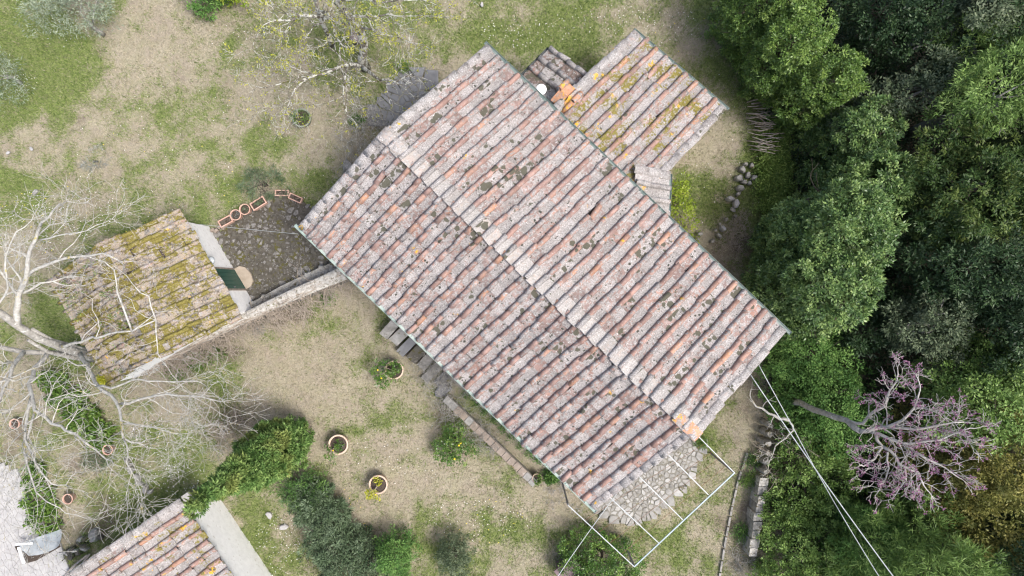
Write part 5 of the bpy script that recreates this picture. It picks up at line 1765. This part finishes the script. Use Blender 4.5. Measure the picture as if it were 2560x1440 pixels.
# ------------------------------------------------------------------ olives, shrubs, cypress
OKW = dict(dens=9, crad=.26, nleaf=34, L=.12, W=.022, inner=.4, rough=.3, cl_rnd=.35)
tree("olive_tree", "silvery olive tree in the top left corner", (-15.0, 9.3), 1.6, .07, [(-.1, .3, 1.5, .9, .7, .7), (.7, .3, 1.6, .6, .5, .5), (-1.1, .3, 1.5, .7, .6, .6), (-.4, .8, 2.1, .8, .6, .5)], 'lf_olive', 31, 'bark_grey', limbs=2, **OKW)
tree("olive_tree", "silvery olive tree at the left edge of the lawn", (-18.0, 7.5), 1.4, .06, [(.1, 0, 1.2, .6, .8, .6), (-.7, .3, 1.5, .7, .7, .6), (.25, -.5, 1.0, .5, .5, .5)], 'lf_olive', 32, 'bark_grey', limbs=2, **dict(OKW, dens=6))
tree("round_shrub", "dark clipped shrub at the top edge left of the oak", (-10.9, 10.5), 1.4, .06, [(-.2, 0, .7, .5, .6, .6), (.3, .2, .8, .5, .5, .6)], 'lf_conifer', 33, cat="shrub", limbs=2, **BK)
tree("round_shrub", "lime-tinted shrub touching the dark clipped one, top edge", (-10.1, 10.7), 1.3, .05, [(0, 0, .7, .5, .55, .55)], 'lf_lime', 34, cat="shrub", limbs=2, **dict(BK, dens=10))
tree("lime_shrub", "lime-green leafy shrub in the corner below the annex", (5.75, 3.05), 1.5, .04, [(0, 0, .9, .55, .6, .6), (.2, -.5, .6, .55, .5, .45), (.1, .5, .6, .4, .4, .4), (.5, -1.2, .25, .45, .45, .22)], 'lf_lime', 35, cat="shrub", limbs=3, **dict(BK, dens=9, nleaf=22, crad=.2))
tree("rosemary_bush", "grey-green rosemary bush behind the courtyard planters", (-9.0, 3.75), .9, .03, [(0, 0, .4, .62, .5, .4), (.35, -.1, .35, .4, .4, .35)], 'lf_rosemary', 36, cat="bush", limbs=3, **dict(BK, L=.14, W=.016, dirup=.4))
tree("grey_clump", "dry silvery clump on the open lawn at the left", (-15.2, 4.65), .5, .02, [(0, 0, .15, .32, .45, .25)], 'lf_grey', 37, cat="plant", limbs=0, **dict(BK, L=.16, W=.010, dirup=.4, nleaf=20))

# cypress
pr = random.Random(71); rgn = np.random.default_rng(71)
CX, CY = -8.02, -5.42
cyp = empty("cypress_tree", (CX, CY, 0), "tall yellow-green cypress leaning outward over the low house roof", "tree")
trunk_of(cyp, (CX, CY, 0), (CX, CY, 6.5), .14, 'bark_dark', pr)
lob = []
for z, r in ((.8, .74), (1.6, .88), (2.5, .84), (3.3, .73), (4.1, .58), (4.8, .44), (5.5, .31), (6.1, .21), (6.7, .13), (7.2, .07)):
    lob.append((CX + pr.gauss(0, .05), CY + pr.gauss(0, .05), z, r, r, .75))
    a = pr.uniform(0, 6.28)
    lob.append((CX + math.cos(a) * r * .35, CY + math.sin(a) * r * .35, z + .3, r * .68, r * .68, .6))
lob.append((CX + .08, CY - .06, 7.8, .08, .08, .45)); lob.append((CX - .05, CY - .25, 7.3, .08, .08, .5))
foliage("crown", cyp, lob, 'lf_cypress', rgn, dens=24, crad=.10, nleaf=44, L=.13, W=.040, inner=.2, upb=.3, dirup=.8, rough=.12, cl_rnd=.75)

sh = "shrub row below the cypress"
tree("rosemary_bush", "dark green rosemary directly under the cypress foliage", (-7.7, -7.0), .9, .03, [(0, 0, .6, .7, .6, .65), (.5, -.4, .6, .6, .6, .6)], 'lf_conifer', 38, cat="bush", group=sh, limbs=3, **dict(BK, L=.13, W=.018, dirup=.3))
tree("rosemary_bush", "grey-blue rosemary in the shrub row, upper part", (-6.85, -7.9), .9, .03, [(0, 0, .7, .75, .7, .7), (.5, -.5, .7, .6, .6, .6), (-.4, .3, .6, .6, .6, .55)], 'lf_rosemary', 39, cat="bush", group=sh, limbs=3, **dict(BK, L=.15, W=.028, dirup=.35, cl_rnd=.7, crad=.15, dens=18))
tree("rosemary_bush", "grey-blue rosemary in the shrub row, broad lower part", (-6.2, -9.3), 1.0, .03, [(0, 0, .8, .8, .8, .75), (.3, -.8, .8, .8, .7, .75), (-.5, .2, .7, .6, .6, .6)], 'lf_rosemary', 40, cat="bush", group=sh, limbs=3, **dict(BK, L=.15, W=.028, dirup=.35, cl_rnd=.7, crad=.15, dens=18))
tree("rosemary_bush", "dull green rosemary beside the dwarf conifer in the shrub row", (-5.15, -9.75), 1.0, .03, [(0, 0, .7, .6, .6, .65), (-.4, .5, .6, .6, .6, .6)], 'lf_rosemary', 45, cat="bush", group=sh, limbs=3, **dict(BK, L=.15, W=.028, dirup=.35, cl_rnd=.7, crad=.15, dens=18))
tree("rosemary_bush", "mottled rosemary bridging the dark and grey-blue shrubs of the row", (-7.25, -7.45), .9, .03, [(0, 0, .6, .6, .55, .6), (.35, -.25, .6, .5, .5, .55)], 'lf_rosemary', 46, cat="bush", group=sh, limbs=3, **dict(BK, L=.15, W=.028, dirup=.35, cl_rnd=.8, crad=.15, dens=16))
tree("dwarf_conifer", "deep green dwarf conifer at the shrub row end, bottom edge", (-4.15, -9.25), 2.0, .05, [(0, 0, .7, .6, .55, .6), (0, -.05, 1.3, .45, .42, .5), (.05, 0, 1.9, .22, .22, .4), (-.1, -.7, .6, .55, .55, .55)], 'lf_conifer', 41, cat="conifer", limbs=0, **dict(BK, L=.08, W=.03, dens=22))
tree("dwarf_conifer", "blue-green dwarf conifer alone on the lawn, bottom edge", (-2.05, -9.35), 1.8, .05, [(0, 0, .6, .52, .5, .5), (0, -.05, 1.15, .38, .36, .45), (0, -.6, .5, .45, .45, .45)], 'lf_blue', 42, cat="conifer", limbs=0, **dict(BK, L=.08, W=.028, dens=22))
tree("round_bush", "large round evergreen bush under the pergola corner", (3.15, -9.55), 2.0, .06, [(0, 0, .85, 1.0, .85, .85), (.6, -.35, .9, .75, .8, .8), (-.7, .1, .75, .7, .7, .75), (0, -.7, .8, .9, .7, .8)], 'lf_citrus', 43, cat="bush", limbs=3, **dict(BK, L=.07, W=.04, dens=17))

# lemon plants and other pot fillings
def pot_plant(key, name, mat, lobes, seed, stems=3, fruit=0, **kw):
    e, s = POTS[key]
    rgn = np.random.default_rng(seed); pr = random.Random(seed)
    L = [(s.x + a, s.y + b, s.z + z, rx, ry, rz) for (a, b, z, rx, ry, rz) in lobes]
    mb = MB()
    for k in range(stems):
        q = L[k % len(L)]
        mb.tube([s, s.lerp(Vector(q[:3]), .5) + Vector((pr.gauss(0, .03), pr.gauss(0, .03), .03)), Vector(q[:3])], [.018, .014, .008], 5)
    mb.build("stem", M['dry_stem'], e)
    foliage(name, e, L, mat, rgn, **kw)
    for k in range(fruit):
        q = L[k % len(L)]
        mb = MB()
        c = Vector((q[0] + pr.gauss(0, .6) * q[3], q[1] + pr.gauss(0, .6) * q[4], q[2] + q[5] * .8))
        mb.revolve(c, [(.001, -.042), (.022, -.032), (.034, 0), (.024, .032), (.001, .044)], 8)
        mb.build("lemon", M['fruit'], e, True)


PK = dict(dens=16, crad=.10, nleaf=16, L=.085, W=.04, inner=.4, rough=.3)
pot_plant('lemon1', "foliage", 'lf_citrus', [(-.05, .0, .35, .30, .28, .25), (-.45, -.1, .35, .28, .30, .25), (-.25, .15, .5, .3, .25, .2), (-.35, -.42, .25, .15, .15, .12)], 81, 4, 2, **dict(PK, dens=24))
pot_plant('lemon2', "foliage", 'lf_citrus', [(-.1, -.1, .15, .20, .18, .12), (-.2, -.3, .3, .22, .16, .15), (.05, .02, .1, .14, .14, .1)], 82, 3, 1, **PK)
pot_plant('lemon3', "foliage", 'lf_citrus_yellow', [(-.05, -.30, .3, .18, .12, .12), (-.2, -.25, .3, .1, .1, .1), (.02, .15, .1, .08, .08, .06)], 83, 3, 1, **dict(PK, dens=14))
pot_plant('small', "foliage", 'lf_bed', [(0, 0, .1, .13, .13, .1)], 84, 2, 0, **dict(PK, dens=60, crad=.06))
pot_plant('herb', "foliage", 'lf_bush', [(0, 0, .05, .24, .24, .10)], 85, 2, 0, **dict(PK, dens=45, L=.16, W=.016, dirup=.5))
pot_plant('c1', "foliage", 'lf_grey', [(0, 0, .02, .1, .1, .05)], 86, 1, 0, **dict(PK, dens=25, L=.05, W=.02))
pot_plant('c2', "foliage", 'lf_rosemary', [(0, 0, .02, .1, .1, .05)], 87, 1, 0, **dict(PK, dens=30, L=.05, W=.02))
for i, (e, c, m) in enumerate(TROUGHS):
    rgn = np.random.default_rng(90 + i)
    pts = [c + m @ Vector((rgn.uniform(-.18, .18), rgn.uniform(-.07, .07), -.03)) for _ in range(26)]
    v, r = leaf_quads(np.array([tuple(p) for p in pts]), np.tile(UP, (26, 1)), np.full(26, .03), 5, .05, .02, rgn)
    link("shoots", np_mesh("shoots", v, 4, M['lf_rosemary' if i == 1 else 'twig_brown'], r, origin=world_loc(e)), e)

lt = tree("lemon_tree", "green lemon bush with yellow fruit between lawn and brick wall", (-2.05, -5.5), 1.3, .04, [(0, 0, .8, .42, .40, .40), (.3, -.3, .7, .35, .35, .3), (-.35, -.2, .65, .3, .35, .3), (0, .35, .7, .35, .3, .3), (-.1, -.55, .5, .3, .25, .25)], 'lf_citrus', 88, cat="bush", limbs=3, **dict(BK, L=.085, W=.042, dens=16, nleaf=24))
for k in range(3):
    pr2 = random.Random(200 + k)
    mb = MB(); c = Vector((-2.05 + pr2.gauss(0, .3), -5.55 + pr2.gauss(0, .3), 1.05 + pr2.uniform(0, .15)))
    mb.revolve(c, [(.001, -.05), (.026, -.038), (.04, 0), (.028, .038), (.001, .052)], 8); mb.build("lemon", M['fruit'], lt, True)


def twig_mass(name, label, spots, seed, mat='twig_grey', cat="shrub", hl=(.35, .8), n=60, spread=.35, depth=2, r=.008):
    pr = random.Random(seed)
    p0 = P(*spots[0][:2])
    e = empty(name, (p0.x, p0.y, 0), label, cat)
    mb = MB()
    for (px, py, rad) in spots:
        for _ in range(n):
            a, q = pr.uniform(0, 6.28), rad * math.sqrt(pr.random())
            p = P(px + math.cos(a) * q, py + math.sin(a) * q, .02)
            grow(mb, p, (pr.gauss(0, spread * 2), pr.gauss(0, spread * 2), .7), pr.uniform(*hl), r, depth, pr, minr=.0042, up=.02, bend=.5)
    mb.build("stems", M['dry_stem'] if mat == 'twig_brown' else M['bark_grey'], e)
    return e


twig_mass("bare_wisteria", "grey leafless wisteria tangled beside steps and walk", [(1075, 905, 24), (1110, 945, 26), (1120, 1000, 30), (1150, 1030, 24)], 91, n=26)
twig_mass("lavender_clump", "grey-mauve lavender clump below the lemon bush", [(1190, 1075, 26), (1225, 1100, 26)], 92, n=30, hl=(.2, .45), depth=2)
twig_mass("bare_bush", "dark leafless bush in the cypress shadow", [(590, 1060, 36), (560, 1085, 26)], 93, n=34, mat='twig_brown')
twig_mass("bare_bush", "brown twig heap at the farmhouse corner by the patio end", [(1440, 1225, 40), (1390, 1235, 26)], 94, n=18, hl=(.15, .35))
twig_mass("bare_bush", "grey twiggy bush against the north-west farmhouse wall", [(900, 330, 45), (940, 290, 34), (890, 400, 34)], 95, n=26, hl=(.3, .7))
twig_mass("dry_scrub", "brown dry scrub beside the stones right of the farmhouse", [(1830, 600, 30), (1850, 560, 22)], 96, n=26, mat='twig_brown', hl=(.2, .45))
twig_mass("dry_scrub", "grey dry scrub in the retaining wall gap, bottom edge", [(1850, 1400, 26)], 97, n=30, hl=(.2, .5))
twig_mass("dry_scrub", "straw-coloured dead plants below the bare tree", [(200, 1150, 34), (250, 1160, 30)], 98, n=22, mat='twig_brown', hl=(.15, .4))

# dry creeper hanging on the wall's south side
pr = random.Random(99)
cr = empty("dry_creeper", P(620, 800), "mat of dead brown creeper stems hanging along the lime-capped wall", "creeper")
mb = MB()
for k in range(620):
    t = pr.random()
    x, y = 360 + 490 * t, 918 - 236 * t
    p = P(x + pr.gauss(0, 6), y + pr.gauss(0, 4) + 4, 1.25)
    if pr.random() < .35:      # long strands lying along the coping
        d = Vector((.9, .43, 0)) * pr.choice((-1, 1))
        mb.tube([p + Vector((0, 0, .08)), p + d * .3 + Vector((0, pr.gauss(0, .02), .09)), p + d * .65 + Vector((0, pr.gauss(0, .04), .06))], [.010, .009, .005], 3)
    else:
        d = Vector((pr.gauss(.2, .8), -1.0, pr.uniform(-1.2, -.2)))
        grow(mb, p, d, pr.uniform(.35, .95), .011, 1, pr, bend=.5, up=-.12, minr=.006)
mb.build("stems", M['dry_stem'], cr)


def leaf_patch(name, label, spots, mat, seed, n=70, L=.09, W=.05, h=.3, cat="plants", dirup=.2, nleaf=9, cr=.12, kind=None):
    rgn = np.random.default_rng(seed)
    C = []
    for (px, py, rx, ry) in spots:
        a, q = rgn.uniform(0, 6.28, n), np.sqrt(rgn.random(n))
        p0 = P(px, py)
        k = CAM_H / FPX
        C.append(np.stack([p0.x + np.cos(a) * q * rx * k, p0.y + np.sin(a) * q * ry * k, rgn.uniform(.03, h, n)], 1))
    C = np.concatenate(C)
    v, r = leaf_quads(C, np.tile(UP, (len(C), 1)), np.full(len(C), cr), nleaf, L, W, rgn, dirup=dirup)
    o = link(name, np_mesh(name, v, 4, M[mat], r, origin=P(*spots[0][:2])), None, P(*spots[0][:2]))
    return tag(o, label, cat, kind=kind)


leaf_patch("leafy_bed", "bed of broad glossy leaves under the bare tree, upper", [(140, 950, 36, 30), (175, 995, 46, 36), (215, 1040, 46, 36), (255, 1085, 40, 36)], 'lf_bed', 101, 85, .13, .085)
leaf_patch("leafy_bed", "bed of broad glossy leaves beside the pale paved yard", [(95, 1190, 30, 40), (110, 1250, 45, 40), (120, 1300, 40, 30)], 'lf_bed', 102, 75, .12, .08)
leaf_patch("iris_clump", "strappy green clump at the foot of the creeper wall, largest", [(530, 888, 44, 20), (500, 905, 30, 16)], 'lf_bush', 103, 90, .20, .022, .25, "plants", .6)
leaf_patch("iris_clump", "strappy green clump left along the creeper wall", [(445, 930, 34, 18)], 'lf_bush', 104, 70, .18, .022, .22, "plants", .6)
leaf_patch("iris_clump", "strappy green clump under the wall near the farmhouse corner", [(825, 742, 16, 18)], 'lf_conifer', 105, 50, .16, .022, .2, "plants", .6)
leaf_patch("silver_clump", "silvery blue-grey clump right of the strappy leaves", [(645, 825, 14, 14)], 'lf_grey', 106, 26, .12, .014, .15, "plants", .5)
leaf_patch("iris_clump", "green tuft between kerb and retaining wall, uppermost", [(1880, 1150, 22, 16)], 'lf_conifer', 107, 40, .20, .02, .2, "plants", .6)
leaf_patch("iris_clump", "green tuft between kerb and retaining wall, second down", [(1872, 1198, 24, 16)], 'lf_bush', 108, 50, .22, .02, .2, "plants", .6)
leaf_patch("iris_clump", "green tuft between kerb and retaining wall, lowest", [(1850, 1328, 20, 22)], 'lf_conifer', 109, 50, .20, .02, .2, "plants", .6)
leaf_patch("walk_moss", "green moss and weeds along the concrete walk edge", [(1170 + 22 * k, 985 + 21 * k, 12, 10) for k in range(11)], 'lf_conifer', 110, 26, .05, .03, .10, "moss", kind="stuff")
leaf_patch("iris_clump", "green tuft on the ground beside the slate terrace", [(1010, 172, 13, 11)], 'lf_bush', 111, 50, .18, .018, .2, "plants", .6)
leaf_patch("iris_clump", "green tuft under the oak by the farmhouse wall", [(895, 305, 14, 11)], 'lf_conifer', 112, 50, .18, .018, .2, "plants", .6)
leaf_patch("yellow_weed", "yellow flowering weed beside the outhouse's lower corner", [(268, 945, 8, 9)], 'lf_citrus_yellow', 113, 110, .07, .03, .3, "plants", .4)
leaf_patch("iris_clump", "green weeds at the patio edge below the ridge end", [(1750, 1105, 13, 10)], 'lf_bush', 114, 60, .14, .02, .15, "plants", .5)
leaf_patch("iris_clump", "dark green plant squeezed below the eave by the small pot", [(1375, 1190, 13, 11)], 'lf_conifer', 115, 80, .10, .05, .3, "plants", .4)
leaf_patch("shrub_clump", "grey-green sprawling shrub below the bare tree's twigs", [(250, 1150, 36, 22)], 'lf_rosemary', 116, 90, .14, .014, .3, "plants", .4)
leaf_patch("moss_patch", "mossy ledge covering beside the pale paved yard", [(195, 1380, 40, 26), (230, 1345, 26, 18)], 'lf_bed', 117, 80, .03, .02, .22, "moss", kind="stuff")

# plants living on the mossy roof
def roof_plants(name, label, mat, seed, n, L, W, dr, er, cr=.10, nleaf=10, dirup=.3):
    rgn = np.random.default_rng(seed)
    C = []
    for _ in range(n):
        d, e = rgn.uniform(*dr), rgn.uniform(*er)
        z = ZOR - abs(e) / 2.5 * (ZOR - ZO) + .09
        p = OP(d, e, z); C.append(tuple(p))
    C = np.array(C)
    keep = fbm(C[:, 0] * 1.4 + seed, C[:, 1] * 1.4, 3) > .47
    C = C[keep]
    v, r = leaf_quads(C, np.tile(UP, (len(C), 1)), np.full(len(C), cr), nleaf, L, W, rgn, dirup=dirup, flat=.35)
    tag(link(name, np_mesh(name, v, 4, M[mat], r)), label, "plants", kind="stuff")


roof_plants("roof_sedum", "small green sedum growing on the mossy outhouse roof", 'lf_bed', 121, 260, .05, .03, (-1.9, 1.9), (-2.3, -.2))
roof_plants("roof_litter", "dead leaves and twigs lying on the mossy outhouse roof", 'twig_brown', 122, 380, .09, .02, (-1.9, 1.9), (-2.3, 2.4), dirup=-.1)
roof_plants("roof_lichen_leaves", "pale dead leaves caught on the mossy outhouse roof", 'twig_grey', 124, 260, .07, .035, (-1.9, 1.9), (-2.2, 2.4), dirup=-.2)
roof_plants("roof_stonecrop", "yellow stonecrop tufts on the mossy outhouse roof", 'lf_citrus_yellow', 123, 50, .05, .025, (-1.9, 1.9), (1.6, 2.5))

# ------------------------------------------------------------------ lawn blades and daisies
rgn = np.random.default_rng(131)
N = 560000
x = rgn.uniform(-20, 11.2, N); y = rgn.uniform(-11.8, 11.8, N)
g = green_at(x, y); s = soil_shade_at(x, y)
keep = (rgn.random(N) < (.45 + .75 * g) * (1 - .75 * s))
for poly in NO_GRASS:
    keep &= ~inside(poly, x, y)
x, y, g = x[keep], y[keep], g[keep]
n = len(x)
isg = (g + rgn.normal(0, .30, n) + (fbm(x * 5, y * 5, 3) - .5) * .9) > .56
z = ground_z(x, y)
a = rgn.uniform(0, 6.283, n)
lean = np.where(isg, rgn.uniform(.4, 1.3, n), rgn.uniform(.9, 2.2, n))
l = np.where(isg, rgn.uniform(.06, .17, n), rgn.uniform(.06, .17, n))
dx, dy = np.cos(a), np.sin(a)
cl = np.sqrt(1 + lean ** 2)
tip = np.stack([x + dx * l * lean / cl, y + dy * l * lean / cl, z + l / cl], 1)
w = np.where(isg, .010, .0075)
b1 = np.stack([x - dy * w, y + dx * w, z - .01], 1)
b2 = np.stack([x + dy * w, y - dx * w, z - .01], 1)
v = np.stack([b1, b2, tip], 1).reshape(-1, 3)
rv = np.where(isg, .52 + .47 * rgn.random(n), .48 * rgn.random(n))
tag(link("lawn_grass", np_mesh("lawn_grass", v, 3, M['grass'], rv)), "short dry straw-coloured grass with greener patches", "grass", kind="stuff")


def flowers(name, label, spots, mat, seed, size=.022):
    rgn = np.random.default_rng(seed)
    pts = []
    for (px, py, rx, ry, k) in spots:
        p0 = P(px, py); kk = CAM_H / FPX
        a, q = rgn.uniform(0, 6.283, k), np.sqrt(rgn.random(k))
        pts.append(np.stack([p0.x + np.cos(a) * q * rx * kk, p0.y + np.sin(a) * q * ry * kk], 1))
    p = np.concatenate(pts)
    for poly in NO_GRASS:
        p = p[~inside(poly, p[:, 0], p[:, 1])]
    z = ground_z(p[:, 0], p[:, 1]) + rgn.uniform(.05, .09, len(p))
    sz = size * rgn.uniform(.7, 1.3, len(p))
    c = np.stack([p[:, 0], p[:, 1], z], 1)
    ang = np.arange(6) * math.pi / 3
    v = c[:, None, :] + np.stack([np.cos(ang), np.sin(ang), np.zeros(6)], 1)[None] * sz[:, None, None]
    v[:, :, 2] += rgn.normal(0, .004, (len(p), 6))
    tag(link(name, np_mesh(name, v.reshape(-1, 3), 6, M[mat], rgn.random(len(p)))), label, "flowers", kind="stuff")


flowers("daisies", "scattered white daisies in the lawn",
        [(60, 560, 130, 80, 240), (200, 530, 120, 60, 120), (400, 1120, 90, 90, 210), (460, 1200, 70, 40, 90), (680, 1370, 70, 80, 130), (1290, 80, 90, 40, 80), (1500, 60, 160, 50, 80), (1200, 1290, 130, 70, 90), (740, 1280, 60, 30, 40),
         (980, 1150, 120, 90, 70), (160, 80, 60, 40, 26), (70, 200, 30, 16, 16), (1900, 300, 120, 250, 40), (1720, 500, 90, 120, 30), (500, 450, 350, 250, 130), (330, 1270, 70, 60, 50), (1640, 60, 110, 60, 40), (1930, 950, 30, 40, 14), (600, 100, 90, 60, 26)], 'petal', 141, .013)
flowers("buttercups", "scattered small yellow flowers in the lawn", [(60, 560, 130, 80, 60), (1700, 150, 120, 120, 20), (500, 450, 350, 250, 40), (1230, 1300, 100, 60, 20), (870, 1300, 60, 90, 26)], 'petal_yellow', 142, .014)
